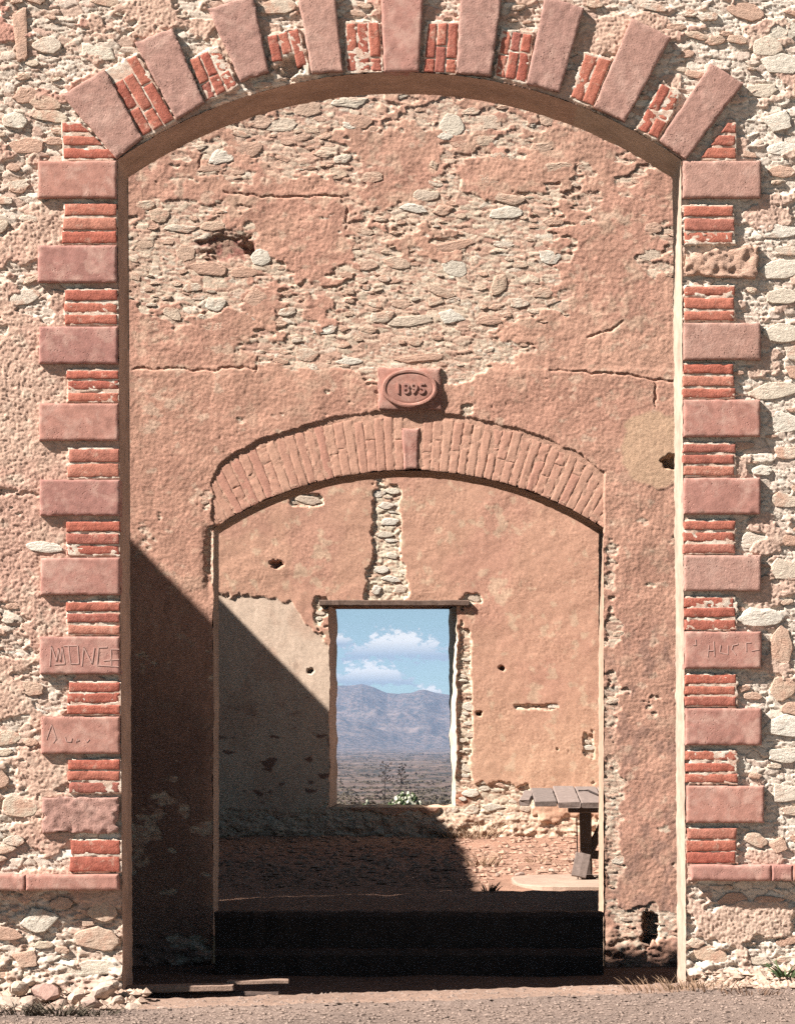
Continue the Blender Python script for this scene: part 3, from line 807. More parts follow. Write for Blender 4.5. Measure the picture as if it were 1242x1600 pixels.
def f_mid(X, Y):
    e = e_mid(X, Y)
    Mk = 1 - sst(-.02, .03, e)
    bed, k, joint = rubble_bed(X, Y, 131, 21, 6.5, .46)
    up = sst(620, 520, Y)
    # plaster: upper coat uneven, lower coat coarse sand grain
    pl = .000 + .0038 * fbm(X / 55, Y / 45, 3, 141) + (.0009 + .0012 * up) * fbm(X / 11, Y / 9, 4, 142) + .0019 * (.12 + .88 * sst(-.35, .35, fbm(X / 60, Y / 50, 3, 164))) * grit(X, Y, 3.1, 143) + .0013 * fbm(X / 2.6, Y / 2.6, 1, 148)
    pl = pl + .004 * sst(572, 580, Y + 2 * fbm(X / 20, Y, 2, 144)) * sst(640, 580, Y)
    pl = pl - .003 * sst(.72, .95, fbm(X / 5, Y / 4, 2, 145)) * sst(-.1, .5, fbm(X / 50, Y / 40, 2, 149))
    for c in CR2:
        d = segdist(X + 2 * fbm(X / 9, Y / 9, 2, 146), Y + 2.5 * fbm(X / 12, Y / 9, 2, 147), c)
        pl = pl - .010 * (1 - sst(.4, 2.2, d))
    H = bed * (1 - Mk) + pl * Mk
    tone = fbm(X / 110, Y / 90, 3, 151); t2 = fbm(X / 28, Y / 24, 4, 152); t3 = fbm(X / 7, Y / 7, 2, 153)
    cp = mix((.52, .305, .222), (.48, .268, .198), sst(-.3, .6, tone + .4 * t2))
    cp = mix(cp, np.array((.57, .39, .285)), sst(.15, .85, t2 + .3 * t3) * .75)
    cp = mix(cp, np.array((.47, .255, .185)), sst(540, 640, Y) * .40)
    cp = cp * (1 + .13 * fbm(X / 9, Y / 50, 3, 165) + .10 * fbm(X / 40, Y / 30, 3, 166))[..., None]
    cp = mix(cp, np.array((.60, .44, .33)), sst(.55, .8, fbm(X / 20, Y / 16, 4, 167)) * .6)
    # tan repair patch by the right edge, pale washes, damp mottling on the right pier
    dp = np.hypot((X - 1022) / 50, (Y - 702) / 66) + .12 * fbm(X / 20, Y / 20, 3, 154)
    cp = mix(cp, np.array((.58, .39, .26)), (1 - sst(.90, 1.02, dp)) * .85)
    H = np.where(dp < 1.0, H * .55 + .002, H)
    mott = sst(.05, .6, fbm(X / 16, Y / 22, 4, 155)) * sst(940, 1000, Y) * sst(930, 960, X)
    cp = mix(cp, np.array((.34, .20, .155)), mott * .8)
    low_left = sst(930, 1180, Y + 40 * t2) * sst(345, 300, X)  # left pier colour darkens downwards
    cp = mix(cp, np.array((.19, .115, .095)), low_left * .65)
    cs = mix((.62, .50, .385), (.53, .345, .26), sst(.38, .72, k))
    cs = mix(cs, np.array((.68, .59, .48)), sst(.88, .95, k))
    cs = mix(cs, np.array((.42, .23, .18)), ((k > .64) & (k < .70)) * .5)
    cs = mix(cs, np.array((.53, .335, .25)), np.clip(joint * .75 + sst(-.1, .7, t2) * .45, 0, 1))
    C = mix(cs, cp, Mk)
    # hole in the upper left with burnt red stone, and two small holes
    hx = np.hypot((X - 355) / 48, (Y - 384) / 27) + .35 * fbm(X / 12, Y / 9, 3, 156)
    H = H - .020 * (1 - sst(.5, .95, hx)); C = mix(C, mix((.24, .10, .08), (.36, .23, .17), sst(-.3, .5, fbm(X / 9, Y / 7, 3, 163))), (1 - sst(.6, 1.05, hx)) * .9)
    hy = np.hypot((X - 388) / 13, (Y - 384) / 16) + .3 * fbm(X / 8, Y / 8, 2, 162)
    H = H - .07 * (1 - sst(.4, .95, hy))
    h2 = np.hypot((X - 1049) / 15, (Y - 722) / 14) + .3 * fbm(X / 8, Y / 8, 2, 157)
    H = H - .09 * (1 - sst(.5, .95, h2))
    h3 = np.hypot((X - 1014) / 14, (Y - 1452) / 30) + .3 * fbm(X / 9, Y / 9, 2, 158)
    H = H - .16 * (1 - sst(.6, .95, h3))
    # recessed ring for the brick arch
    R = np.hypot(X - AC2[0], Y - AC2[1])
    ring = (R < ring_out(X, Y)) & (X > 332 + 3 * fbm(Y / 9, X / 50, 2, 159)) & (X < 944) & (Y < 832)
    H = np.where(ring, -.0105 + .002 * fbm(X / 6, Y / 6, 2, 160), H)
    C = np.where(ring[..., None], np.array((.52, .31, .225)) * (1 + .12 * t3[..., None]), C)
    # broken corner left of the arch, swelling foot
    H = H - .02 * np.exp(-((X - 326) / 7.0) ** 2) * sst(818, 835, Y + 6 * t2) * sst(960, 880, Y)
    foot = sst(1440, 1500, Y + 14 * t2)
    H = H + foot * (.02 + .03 * fbm(X / 22, Y / 14, 3, 161))
    return H, C
MX0, MX1, MY0, MY1 = -40, 1310, 100, 1524
xs = np.unique(np.concatenate([np.arange(MX0, 190, 2.6 * GS), np.arange(190, 333, GS), [333.0], np.arange(335, 943, GS), [943.0], np.arange(945, 1085, GS), np.arange(1085, MX1, 2.6 * GS)]))
ys = np.arange(MY0, MY1, GS)
def keep2(x, y):
    return ~(((x > 333) & (x < 943) & (y > 826)) | ((np.hypot(x - AC2[0], y - AC2[1]) < AR2 + 4) & (y <= 826) & (x > 333) & (x < 943)))
def warp2(X, Y):
    n = 2.2 * fbm(Y / 16, Y * 0 + 3.3, 3, 171)
    return X + n * np.exp(-np.abs(X - 333) / 8) + 1.6 * fbm(Y / 13, Y * 0 + 8.3, 3, 172) * np.exp(-np.abs(X - 943) / 8) + (Y - 830) * .004 * np.exp(-((X - 943) / 70.0) ** 2)
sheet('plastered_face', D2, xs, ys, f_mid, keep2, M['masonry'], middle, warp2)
path2 = arch_path(AC2, AR2, 333, 943, 1520, 826)
reveal('arch_reveal', path2, D2, T2, M['reveal'], middle, lambda x, y: (np.clip(f_mid(x, y)[0], -.012, .012), None), None, .004, 10, (.46, .31, .225), 181)
shell('wall_core', middle, D2, T2, -5.4, 7.0, H2, -.2, path2, (MX0 + 2, MX1 - 4, MY0 + 2, 0), (.47, .28, .21), M['masonry'])
# arch ring of lime-washed bricks on end
a0 = math.asin((333 - AC2[0]) / AR2); a1 = math.asin((943 - AC2[0]) / AR2)
NB = 47; r_ = random.Random(8)
for i in range(NB):
    t0, t1 = a0 + (a1 - a0) * (i + .04 + r_.uniform(-.06, .08)) / NB, a0 + (a1 - a0) * (i + .97 + r_.uniform(-.06, .02)) / NB
    tm = (t0 + t1) / 2
    xm = AC2[0] + (AR2 + 60) * math.sin(tm)
    if abs(AC2[0] + AR2 * math.sin(tm) - 642) < 13: continue
    ro = AR2 + float(np.interp(AC2[0] + (AR2 + 80) * math.sin(tm), [300, 345, 400, 470, 600, 680, 830, 900, 960], [48, 80, 87, 86, 88, 88, 85, 80, 60])) - r_.uniform(0, 6)
    if xm < 325: ro = AR2 + 40
    def rp(t, r): return (AC2[0] + r * math.sin(t), AC2[1] - r * math.cos(t))
    cuts = [AR2 + .5, ro] if r_.random() < .45 else [AR2 + .5, AR2 + r_.uniform(28, 58), ro]
    for c0, c1 in zip(cuts[:-1], cuts[1:]):
        quad_piece('brick', [rp(t0, c1 - .8), rp(t1, c1 - .8), rp(t1, c0 + .4), rp(t0, c0 + .4)], D2, -.0082 + r_.uniform(-.0010, .0010), -.05, M['washed_brick'], middle, 8, 16, 1.3, .0013, .0008, .5, .004, 900 + i, 5)
quad_piece('keystone', [(627, 668), (656, 668), (652, 734), (631, 734)], D2, -.001, -.05, M['block'], middle, 12, 18, 2.5, .006, .0012, .8, .006, 990)

G2 = [(480, 168, 26, 13), (545, 160, 34, 11), (405, 190, 22, 12), (440, 195, 28, 12), (560, 188, 30, 12), (345, 245, 22, 14), (385, 232, 26, 14), (330, 262, 26, 8), (505, 240, 18, 6), (550, 195, 16, 7), (528, 270, 17, 10), (580, 275, 22, 10),
      (225, 320, 16, 9), (250, 335, 20, 12), (282, 357, 32, 8), (332, 352, 24, 8), (290, 393, 18, 14), (325, 420, 32, 12, .12), (382, 425, 28, 10), (408, 402, 16, 14), (270, 490, 20, 10, .5), (335, 475, 18, 12), (400, 465, 22, 16), (392, 495, 16, 8),
      (240, 505, 14, 9), (330, 510, 26, 9), (545, 383, 20, 8), (575, 414, 18, 8), (508, 512, 22, 12), (595, 495, 22, 10), (620, 410, 22, 10), (640, 500, 44, 9), (480, 553, 23, 11), (545, 564, 22, 6), (655, 560, 42, 7), (705, 495, 22, 14, .2), (765, 500, 20, 8),
      (712, 418, 22, 16, .4), (690, 455, 30, 8, .35), (780, 445, 12, 20, .4), (645, 325, 26, 9), (692, 328, 18, 9), (793, 310, 28, 9, .2), (790, 332, 26, 10), (765, 190, 32, 14), (755, 218, 22, 9), (705, 195, 20, 20), (697, 212, 14, 7), (720, 225, 18, 7),
      (855, 185, 15, 11), (915, 205, 14, 8), (790, 247, 26, 9, .25), (845, 230, 18, 10), (870, 260, 30, 8), (678, 258, 9, 9), (865, 346, 18, 8), (915, 350, 12, 8), (1020, 355, 14, 9), (1015, 398, 18, 11), (1050, 400, 8, 8), (860, 280, 14, 8),
      (760, 280, 22, 9), (665, 305, 22, 10), (700, 385, 40, 9, -.2), (860, 400, 22, 12)]
def block2(x, y, a, b):
    if not keep2(np.array([x - a, x + a, x]), np.array([y, y, y + b])).all(): return True
    R = math.hypot(x - AC2[0], y - AC2[1])
    return (R < AR2 + 98 and y < 840 and 320 < x < 955) or (575 < x < 705 and 560 < y < 650) or math.hypot(x - 372, y - 388) < 34
scatter(middle, D2, (MX0 + 8, MX1 - 8, MY0 + 20, 1500), lambda x, y: float(e_mid(x, y)), [(12, 19, .20), (8, 12, .45), (5, 8, .35)], 300, (-.0065, -.0025), 4, 'stone', block2, G2)

# date plaque
plaque = thing('date_plaque', P(640, 640, D2, .012), 'square pink stone plaque with raised oval reading 1895 above the brick arch', 'plaque')
quad_piece('panel', rect(590, 690, 575, 641), D2, .016, -.03, M['block'], plaque, 20, 14, 2.5, .006, .0010, 1.0, .008, 1001)
def ellipse_ring(name, cx, cy, prof, mat, parent, n=64, cap=False):
    V = []; Fs = []
    for (ra, rb, h) in prof:
        for k in range(n):
            t = 2 * math.pi * k / n; w = 1 + .012 * math.sin(5 * t + ra)
            V.append(P(cx + ra * w * math.cos(t), cy + rb * w * math.sin(t), D2, h))
    for i in range(len(prof) - 1):
        for k in range(n): Fs.append((i * n + k, i * n + (k + 1) % n, (i + 1) * n + (k + 1) % n, (i + 1) * n + k))
    if cap: Fs.append(tuple((len(prof) - 1) * n + k for k in range(n)))
    return pymesh(name, V, Fs, mat, parent)
ellipse_ring('oval_field', 640, 607, [(38, 25, .012), (37, 24, .030), (34, 21, .032)], M['block'], plaque, cap=True)
ellipse_ring('oval_rim', 640, 607, [(44, 30.5, .010), (43.2, 29.6, .034), (41, 27.8, .037), (38, 25, .036), (36.5, 23.5, .028)], M['block'], plaque)
for i, ch in enumerate('1895'):
    cu = bpy.data.curves.new('digit', 'FONT'); cu.body = ch; cu.size = 0.098; cu.extrude = .004; cu.offset = .0012; cu.align_x = 'CENTER'
    tmp = bpy.data.objects.new('digit_tmp', cu); COL.objects.link(tmp)
    dg = bpy.context.evaluated_depsgraph_get()
    me = bpy.data.meshes.new_from_object(tmp.evaluated_get(dg))
    bpy.data.objects.remove(tmp)
    o = bpy.data.objects.new('digit', me); me.materials.clear(); me.materials.append(M['block'])
    link_part(o, plaque)
    o.location = Vector(P(622 + i * 12.4, 615.5, D2, .035)) - ORG[plaque.name]
    o.rotation_euler = (math.radians(90), 0, 0)

# ================================================================== BACK WALL
back = thing('back_wall', (0, D3, 0), 'farthest peach plastered wall with a tall window opening onto the hills', 'wall')
WX0, WX1, WY0, WY1 = 514.0, 713.0, 947.0, 1262.0
BL3 = [(604, 850, 22, 95, 1.0), (604, 915, 34, 30, .9), (480, 782, 26, 10, .75), (505, 965, 16, 40, .45), (726, 1100, 12, 150, .75), (760, 1265, 70, 40, .75), (520, 1250, 26, 60, .3), (430, 1300, 120, 34, .8), (640, 1300, 180, 30, .8), (880, 1305, 60, 22, .5),
       (912, 1290, 30, 14, .4), (740, 935, 14, 8, .5), (500, 940, 14, 8, .4), (850, 1180, 30, 40, .1), (920, 1180, 10, 50, .35), (700, 850, 20, 30, .12), (810, 1105, 90, 5, .33)]
def e_back(X, Y):
    X = np.asarray(X, float); Y = np.asarray(Y, float)
    e = -.36 + .22 * fbm(X / 26, Y / 24, 3, 211) + .12 * fbm(X / 8, Y / 7, 3, 212)
    for x, y, rx, ry, w in BL3: e = e + w * np.exp(-((np.abs(X - x) / rx) ** 4 + (np.abs(Y - y) / ry) ** 4))
    return e
def f_back(X, Y):
    e = e_back(X, Y)
    Mk = 1 - sst(-.02, .02, e)
    bed, k, joint = rubble_bed(X, Y, 221, 15, 6.0, .8)
    grain = .0058 * (.2 + .8 * sst(-.3, .4, fbm(X / 40, Y / 40, 2, 236))) * grit(X, Y, 3.0, 231) + .0015 * fbm(X / 9, Y / 9, 3, 232) + .006 * fbm(X / 40, Y / 40, 3, 233)
    # smoother pale older coat low on the left, standing a little behind the coarse coat
    edge = np.interp(X, [330, 430, 455, 480, 500, 515], [928, 930, 940, 975, 990, 1010]) + 6 * fbm(X / 12, Y / 12, 3, 234)
    old = sst(0, 2.5, Y - edge) * (X < 516)
    pl = (.010 + grain) * (1 - old) + (-.004 + .003 * fbm(X / 18, Y / 25, 3, 235)) * old
    H = bed * 1.25 * (1 - Mk) + pl * Mk
    tone = fbm(X / 70, Y / 80, 3, 241); t2 = fbm(X / 16, Y / 16, 4, 242)
    cp = mix((.54, .315, .222), (.52, .29, .21), sst(-.3, .5, tone))
    cp = mix(cp, np.array((.58, .37, .25)), sst(1040, 1200, Y) * sst(700, 760, X) * .7)
    spl = sst(.35, .7, t2 + .2 * tone)
    cp = mix(cp, np.array((.62, .47, .33)), spl * .55)
    co = mix((.66, .51, .395), (.60, .43, .325), sst(-.2, .6, tone + t2 * .5))
    co = mix(co, np.array((.26, .15, .115)), sst(.45, .7, fbm(X / 22, Y / 12, 3, 243)) * sst(1080, 1150, Y))
    cp = mix(cp, co, old)
    cs = mix((.70, .60, .46), (.55, .37, .27), sst(.55, .85, k))
    cs = mix(cs, np.array((.50, .31, .22)), np.clip(joint * .6 + sst(1240, 1300, Y) * .55, 0, 1))
    C = mix(cs, cp, Mk)
    for (x, y, rx, ry) in [(784, 1044, 5, 5), (748, 1116, 6, 5), (484, 1049, 6, 5), (432, 882, 11, 7)]:
        d = np.hypot((X - x) / rx, (Y - y) / ry) + .3 * fbm(X / 4, Y / 4, 2, 245)
        H = H - .10 * (1 - sst(.5, 1.0, d))
    C = mix(C, np.array((.34, .115, .06)), (1 - sst(8, 15, np.hypot((X - 722) / 1.3, Y - 1249))) * .8)
    foot = sst(1255, 1318, Y + 10 * t2)
    H = H + foot * (.05 + .05 * fbm(X / 16, Y / 10, 3, 246))
    return H, C
BX0, BX1, BY0, BY1 = 250, 1040, 690, 1326
xs = np.unique(np.concatenate([np.arange(BX0, WX0, GS), [WX0], np.arange(WX0 + 2, WX1, GS), [WX1], np.arange(WX1 + 2, BX1, GS)]))
ys = np.unique(np.concatenate([np.arange(BY0, WY0, GS), [WY0], np.arange(WY0 + 2, WY1, GS), [WY1], np.arange(WY1 + 2, BY1, GS)]))
def keep3(x, y): return ~((x > WX0) & (x < WX1) & (y > WY0) & (y < WY1))
def wedge(Y, s): return 2.6 * fbm(Y / 20, Y * 0 + s, 3, 251) + 1.2 * fbm(Y / 6, Y * 0 + s, 2, 252)
def warp3(X, Y): return X + wedge(Y, 1.5) * np.exp(-np.abs(X - WX0) / 6) + wedge(Y, 9.5) * np.exp(-np.abs(X - WX1) / 6)
sheet('plastered_face', D3, xs, ys, f_back, keep3, M['masonry'], back, warp3)
yy = np.linspace(WY1, WY0, 80)
pl = [(WX0 + float(wedge(np.array(y), 1.5)), y) for y in yy]; pr = [(WX1 + float(wedge(np.array(y), 9.5)), y) for y in yy[::-1]]
bl = [(526.5 + 1.2 * float(fbm(np.array(y / 15), np.array(4.4), 2, 261)), y) for y in np.linspace(WY1 - 3, WY0 + 5, 80)]
br = [(702.0 + 2.0 * float(fbm(np.array(y / 25), np.array(6.4), 2, 262)) + np.interp(y, [950, 1100, 1262], [-1, 0, 4]), y) for y in np.linspace(WY0 + 5, WY1 - 3, 80)]
fb = lambda x, y: (np.clip(f_back(x, y)[0], -.02, .02), None)
reveal('window_reveal', pl, D3, T3, M['reveal'], back, fb, bl, .006, 8, (.44, .28, .21), 271)  # left side coloured darker for its shade
reveal('window_reveal', pr, D3, T3, M['reveal'], back, fb, br, .006, 8, (.58, .49, .38), 272)  # right side coloured paler for the sunlight on it
sx_ = np.linspace(WX0 - 6, WX1 + 6, 40)
reveal('window_sill', [(x, WY1 + .5) for x in sx_[::-1]], D3, T3, M['reveal'], back, fb, [(np.interp(x, [WX0, WX1], [522, 706]), WY1 - 4 + 1.5 * math.sin(x * .2)) for x in sx_[::-1]], .010, 8, (.52, .36, .26), 273)
reveal('window_head', [(x, WY0 - 6) for x in sx_], D3, T3, M['reveal'], back, None, [(np.interp(x, [WX0, WX1], [522, 706]), WY0 - 2) for x in sx_], .004, 6, (.40, .28, .20), 274)
# shell with the window gap
def shell_back():
    V = []; Fs = []
    def q(a, b, c, d):
        i = len(V); V.extend([a, b, c, d]); Fs.append((i, i + 1, i + 2, i + 3))
    yb, yf, zb, zt = D3 + T3, D3, -.8, H3
    xl, xr = -5.4, 7.0
    Db = D3 + T3
    xa, xb_ = (520 - CX) * Db / F, (708 - CX) * Db / F
    za, zc = ZC - (1258 - CY) * Db / F, ZC - (952 - CY) * Db / F
    q((xl, yb, zb), (xa, yb, zb), (xa, yb, zt), (xl, yb, zt)); q((xb_, yb, zb), (xr, yb, zb), (xr, yb, zt), (xb_, yb, zt))
    q((xa, yb, zb), (xb_, yb, zb), (xb_, yb, za), (xa, yb, za)); q((xa, yb, zc), (xb_, yb, zc), (xb_, yb, zt), (xa, yb, zt))
    fx0, fx1, fz = P(BX0 + 2, 0, D3)[0], P(BX1 - 4, 0, D3)[0], P(0, BY0 + 2, D3)[2]
    q((xl, yf, zb), (fx0, yf, zb), (fx0, yf, zt), (xl, yf, zt)); q((fx1, yf, zb), (xr, yf, zb), (xr, yf, zt), (fx1, yf, zt)); q((fx0, yf, fz), (fx1, yf, fz), (fx1, yf, zt), (fx0, yf, zt))
    q((xl, yf, zt), (xr, yf, zt), (xr, yb, zt), (xl, yb, zt))
    q((xl, yf, zb), (xl, yb, zb), (xl, yb, zt), (xl, yf, zt)); q((xr, yf, zb), (xr, yb, zb), (xr, yb, zt), (xr, yf, zt))
    pymesh('wall_core', V, Fs, M['masonry'], back, False, (.52, .30, .20))
shell_back()
c0 = P(616, 942.5, D3, .02)
V, Fs = plank_vf((c0[0], c0[1] + .06, c0[2]), (233 * D3 / F, .20, 9.0 * D3 / F), None, 5, 24, .006)
pymesh('lintel_beam', V, Fs, M['lintel'], back)
G3 = [(603, 790, 14, 6), (608, 815, 17, 7), (600, 835, 15, 5), (612, 868, 11, 6), (596, 890, 12, 6), (610, 905, 18, 6), (588, 922, 9, 8), (625, 920, 12, 8), (480, 781, 20, 8), (735, 1240, 14, 6), (770, 1262, 18, 7), (800, 1275, 14, 6), (398, 1320, 13, 7), (700, 1285, 16, 6)]
def block3(x, y, a, b): return (not keep3(np.array([x - a, x + a, x, x]), np.array([y, y, y + b, y - b])).all()) or (495 < x < 740 and 930 < y < 952)
scatter(back, D3, (BX0 + 8, BX1 - 8, BY0 + 8, 1322), lambda x, y: float(e_back(x, y)), [(9, 15, .4), (6, 9, .6)], 120, (-.012, .0), 6, 'stone_pale', block3, G3)

# ================================================================== SIDE WALLS (their tops throw the slanting shadow)
def side_wall(name, x0, x1, y0, y1, zt, label, seed):
    t = thing(name, ((x0 + x1) / 2, y0, 0), label, 'wall')
    inner = x1 if x0 < 0 else x0
    ysd = np.arange(y0, y1 + .01, .10); zs = np.arange(-.25, zt + .01, .10); zs[-1] = zt
    Yg, Zg = np.meshgrid(ysd, zs)
    s = 1 if x0 < 0 else -1
    Xg = inner + s * (.012 * fbm(Yg * 1.7, Zg * 1.7, 4, seed) - .012)
    Zt = Zg.copy(); Zt[-1] = zt + .035 * fbm(ysd * 1.3, ysd * 0, 4, seed + 3)
    Cc = mix((.47, .28, .21), (.52, .38, .29), sst(-.2, .6, fbm(Yg, Zg, 4, seed + 2)))
    idx = np.arange(Xg.size).reshape(Xg.shape)
    Fq = np.stack([idx[:-1, :-1], idx[1:, :-1], idx[1:, 1:], idx[:-1, 1:]], -1).reshape(-1, 4)
    part('plastered_face', np.stack([Xg, Yg, Zt], -1).reshape(-1, 3), Fq, M['masonry'], t, Cc.reshape(-1, 3), True)
    outer = x0 if x0 < 0 else x1
    V, Fs = box_vf(((outer + inner - s * .06) / 2, (y0 + y1) / 2, (zt - .04 - .25) / 2), (abs(outer - inner) - .06, y1 - y0, zt - .04 + .25))
    pymesh('wall_core', V, Fs, M['masonry'], t, False, (.48, .30, .22))
XL = -5.4
side_wall('side_wall', XL - .5, XL, D1 + T1 + .003, D2 - .003, 6.19, 'left side wall joining front and middle walls, known by its slanting shadow', 310)
side_wall('side_wall', XL - .5, XL, D2 + T2 + .003, D3 - .003, 6.06, 'left side wall of the roofless hall behind the brick arch', 320)

# ================================================================== GROUND
def ground_mat(name, stops, sc=18, bscale=70, bdist=.006, extra=None):
    m, nt, b = nmat(name)
    p = _pos(nt)
    c = _ramp(nt, _noise(nt, sc, 8, .72, p), stops)
    big = _ramp(nt, _noise(nt, 1.3, 4, .6, p), [(.3, (.82, .82, .82)), (.7, (1.12, 1.10, 1.08))])
    c = _mulc(nt, c, big)
    if extra: c = extra(nt, p, c)
    nt.links.new(c, b.inputs['Base Color'])
    _bump(nt, b, _noise(nt, bscale, 5, .7, p), bdist)
    return m
M['street'] = ground_mat('gravelled_street', [(.30, (.12, .090, .076)), (.5, (.21, .157, .132)), (.7, (.32, .25, .21))], 55, 90, .010)
M['dirt'] = ground_mat('pale_dirt', [(.3, (.20, .135, .105)), (.55, (.29, .20, .155)), (.75, (.36, .26, .20))], 40, 90, .006)
M['yard'] = ground_mat('earth_floor', [(.3, (.24, .13, .095)), (.5, (.33, .19, .135)), (.72, (.42, .27, .19))], 16, 60, .012)
M['dark_floor'] = ground_mat('trodden_floor', [(.3, (.07, .05, .042)), (.7, (.13, .09, .075))], 12, 50, .01)  # passage floor and sill stone darkened in the colour for deep shade

M['soot_stone'] = ground_mat('dark_step_stone', [(.3, (.035, .027, .024)), (.7, (.075, .055, .048))], 12, 50, .01)  # step colour near black to stand in for shade
def street_z(x, y):
    lip = np.interp(x, [-3.5, -1.7, -.3, 1.2, 1.6, 4], [-.050, -.045, .000, .050, .075, .10])
    return lip * sst(12.5, 14.7, y) - .012 * (14.8 - np.minimum(y, 14.8)) * 0
def add_sheet(name, xs, ys, zf, mat, cols=None):
    X, Y = np.meshgrid(xs, ys); Z = zf(X, Y)
    idx = np.arange(X.size).reshape(X.shape)
    Fq = np.stack([idx[:-1, :-1], idx[:-1, 1:], idx[1:, 1:], idx[1:, :-1]], -1).reshape(-1, 4)
    o = part(name, np.stack([X, Y, Z], -1).reshape(-1, 3), Fq, mat, None, None, True)
    o['kind'] = 'structure'
    return o
xs = np.concatenate([np.linspace(-60, -4, 29), np.arange(-3.2, 3.21, .016), np.linspace(4, 60, 29)])
ys = np.concatenate([np.linspace(-60, 11, 30), np.arange(11.5, 13.0, .25), np.arange(13.1, 15.06, .022)])
def zf(X, Y):
    z = street_z(X, Y) + .010 * fbm(X * 1.2, Y * 1.2, 3, 401) + .0055 * fbm(X * 14, Y * 14, 3, 402) + .003 * fbm(X * 40, Y * 40, 2, 403)
    kerb = 14.42 + .05 * X * 0 + .02 * fbm(X * 2, X * 0, 2, 404)
    z = z + .018 * sst(kerb - .02, kerb + .02, Y)                                   # worn kerb along the doorway
    z = z - .22 * sst(15.015, 15.05, Y + .02 * fbm(X * 6, X * 0, 3, 405)) * (np.abs(X + .1) < 1.75)
    return z
street = add_sheet('street', xs, ys, zf, M['street'])
# sandy strip between kerb and wall, a sheet just above the street
xs2 = np.arange(-3.2, 3.21, .02); ys2 = np.arange(14.46, 15.021, .022)
dirt = add_sheet('pavement', xs2, ys2, lambda X, Y: zf(X, np.minimum(Y, 14.99)) + .004 - .05 * sst(14.50, 14.46, Y + .02 * fbm(X * 5, X * 0, 3, 406)) , M['dirt'])
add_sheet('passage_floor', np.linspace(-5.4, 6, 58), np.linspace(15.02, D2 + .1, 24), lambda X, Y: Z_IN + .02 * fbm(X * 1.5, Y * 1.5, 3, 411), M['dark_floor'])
# threshold steps coloured dark for shade, upper one raised to hide sunlit floor
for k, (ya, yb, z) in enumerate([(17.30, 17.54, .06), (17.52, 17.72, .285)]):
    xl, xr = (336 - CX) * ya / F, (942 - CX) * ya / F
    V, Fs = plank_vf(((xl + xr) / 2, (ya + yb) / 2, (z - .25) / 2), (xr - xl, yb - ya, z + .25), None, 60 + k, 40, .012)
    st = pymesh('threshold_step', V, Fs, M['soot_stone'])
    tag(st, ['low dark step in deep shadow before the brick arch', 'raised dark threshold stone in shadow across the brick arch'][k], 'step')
def yard_z(X, Y):
    return Z_YARD - .115 * sst(20.35, 19.5, Y) + .012 * fbm(X * .8, Y * .8, 3, 421) + .014 * fbm(X * 4, Y * 4, 3, 422) + .006 * fbm(X * 14, Y * 14, 2, 423) + .10 * sst(28.3, 29.6, Y + .2 * fbm(X * 1.5, Y * .5, 2, 424)) * 0.6  # floor dips behind the threshold to keep its sunlit patch out of sight
add_sheet('hall_floor', np.arange(-5.4, 6.01, .04), np.concatenate([np.arange(D2 + .03, 20.5, .15), np.arange(20.6, D3 + .2, .05)]), yard_z, M['yard'])

# loose gravel: uncountable
def pebbles(name, n, region, zfun, size, mat, seed, label):
    r = np.random.RandomState(seed)
    base = np.array([(1, 0, 0), (-1, 0, 0), (0, 1, 0), (0, -1, 0), (0, 0, 1), (0, 0, -1)], float)
    fc = np.array([(0, 2, 4), (2, 1, 4), (1, 3, 4), (3, 0, 4), (2, 0, 5), (1, 2, 5), (3, 1, 5), (0, 3, 5)])
    x = r.uniform(region[0], region[1], n); y = r.uniform(region[2], region[3], n)
    if region[3] > 25: y = np.where((x > .55) & (y < 22.9), 23 + (y - 21.3) * 3, y)
    s = size[0] + (size[1] - size[0]) * r.rand(n) ** 3
    z = zfun(x, y) + s * .15
    B = base[None] * (0.7 + .6 * r.rand(n, 6, 1)) * s[:, None, None] * np.array([1.15, 1, .6])
    a = r.rand(n) * 6.28; ca, sa = np.cos(a), np.sin(a)
    bx = B[..., 0] * ca[:, None] - B[..., 1] * sa[:, None]; by = B[..., 0] * sa[:, None] + B[..., 1] * ca[:, None]
    V = np.stack([bx + x[:, None], by + y[:, None], B[..., 2] + z[:, None]], -1).reshape(-1, 3)
    Fq = (fc[None] + (np.arange(n) * 6)[:, None, None]).reshape(-1, 3)
    o = part(name, V, Fq, mat, None, None, False)
    return tag(o, label, 'gravel', None, 'stuff')
M['pebble'] = ground_mat('pebbles', [(.30, (.10, .076, .064)), (.5, (.22, .165, .138)), (.75, (.40, .31, .255))], 30, 60, .003)
pebbles('street_gravel', 16000, (-3.0, 3.0, 13.2, 14.98), lambda x, y: zf(x, y), (.003, .016), M['pebble'], 1, 'loose grey and tan gravel strewn along the street before the archway')
M['pebble_red'] = ground_mat('red_chips', [(.25, (.20, .10, .075)), (.5, (.36, .22, .16)), (.75, (.50, .36, .27))], 25, 60, .003)
pebbles('hall_rubble', 5000, (-3, 3.2, 21.3, 29.5), yard_z, (.008, .05), M['pebble_red'], 2, 'small reddish stone chips scattered over the hall floor')

M['pebble_tan'] = ground_mat('fallen_mortar', [(.25, (.22, .15, .115)), (.5, (.40, .29, .225)), (.75, (.56, .46, .37))], 14, 60, .004)
pebbles('wall_foot_debris', 900, (-3.0, -1.50, 14.50, 14.96), lambda x, y: zf(x, y) + .05 * sst(14.70, 14.96, y), (.010, .052), M['pebble_tan'], 5, 'crumbled mortar and chips heaped along the foot of the left wall')
pebbles('wall_foot_debris', 900, (1.50, 3.0, 14.45, 14.96), lambda x, y: zf(x, y) + .05 * sst(14.70, 14.96, y), (.010, .050), M['pebble_tan'], 6, 'crumbled mortar and chips heaped along the foot of the right jamb')
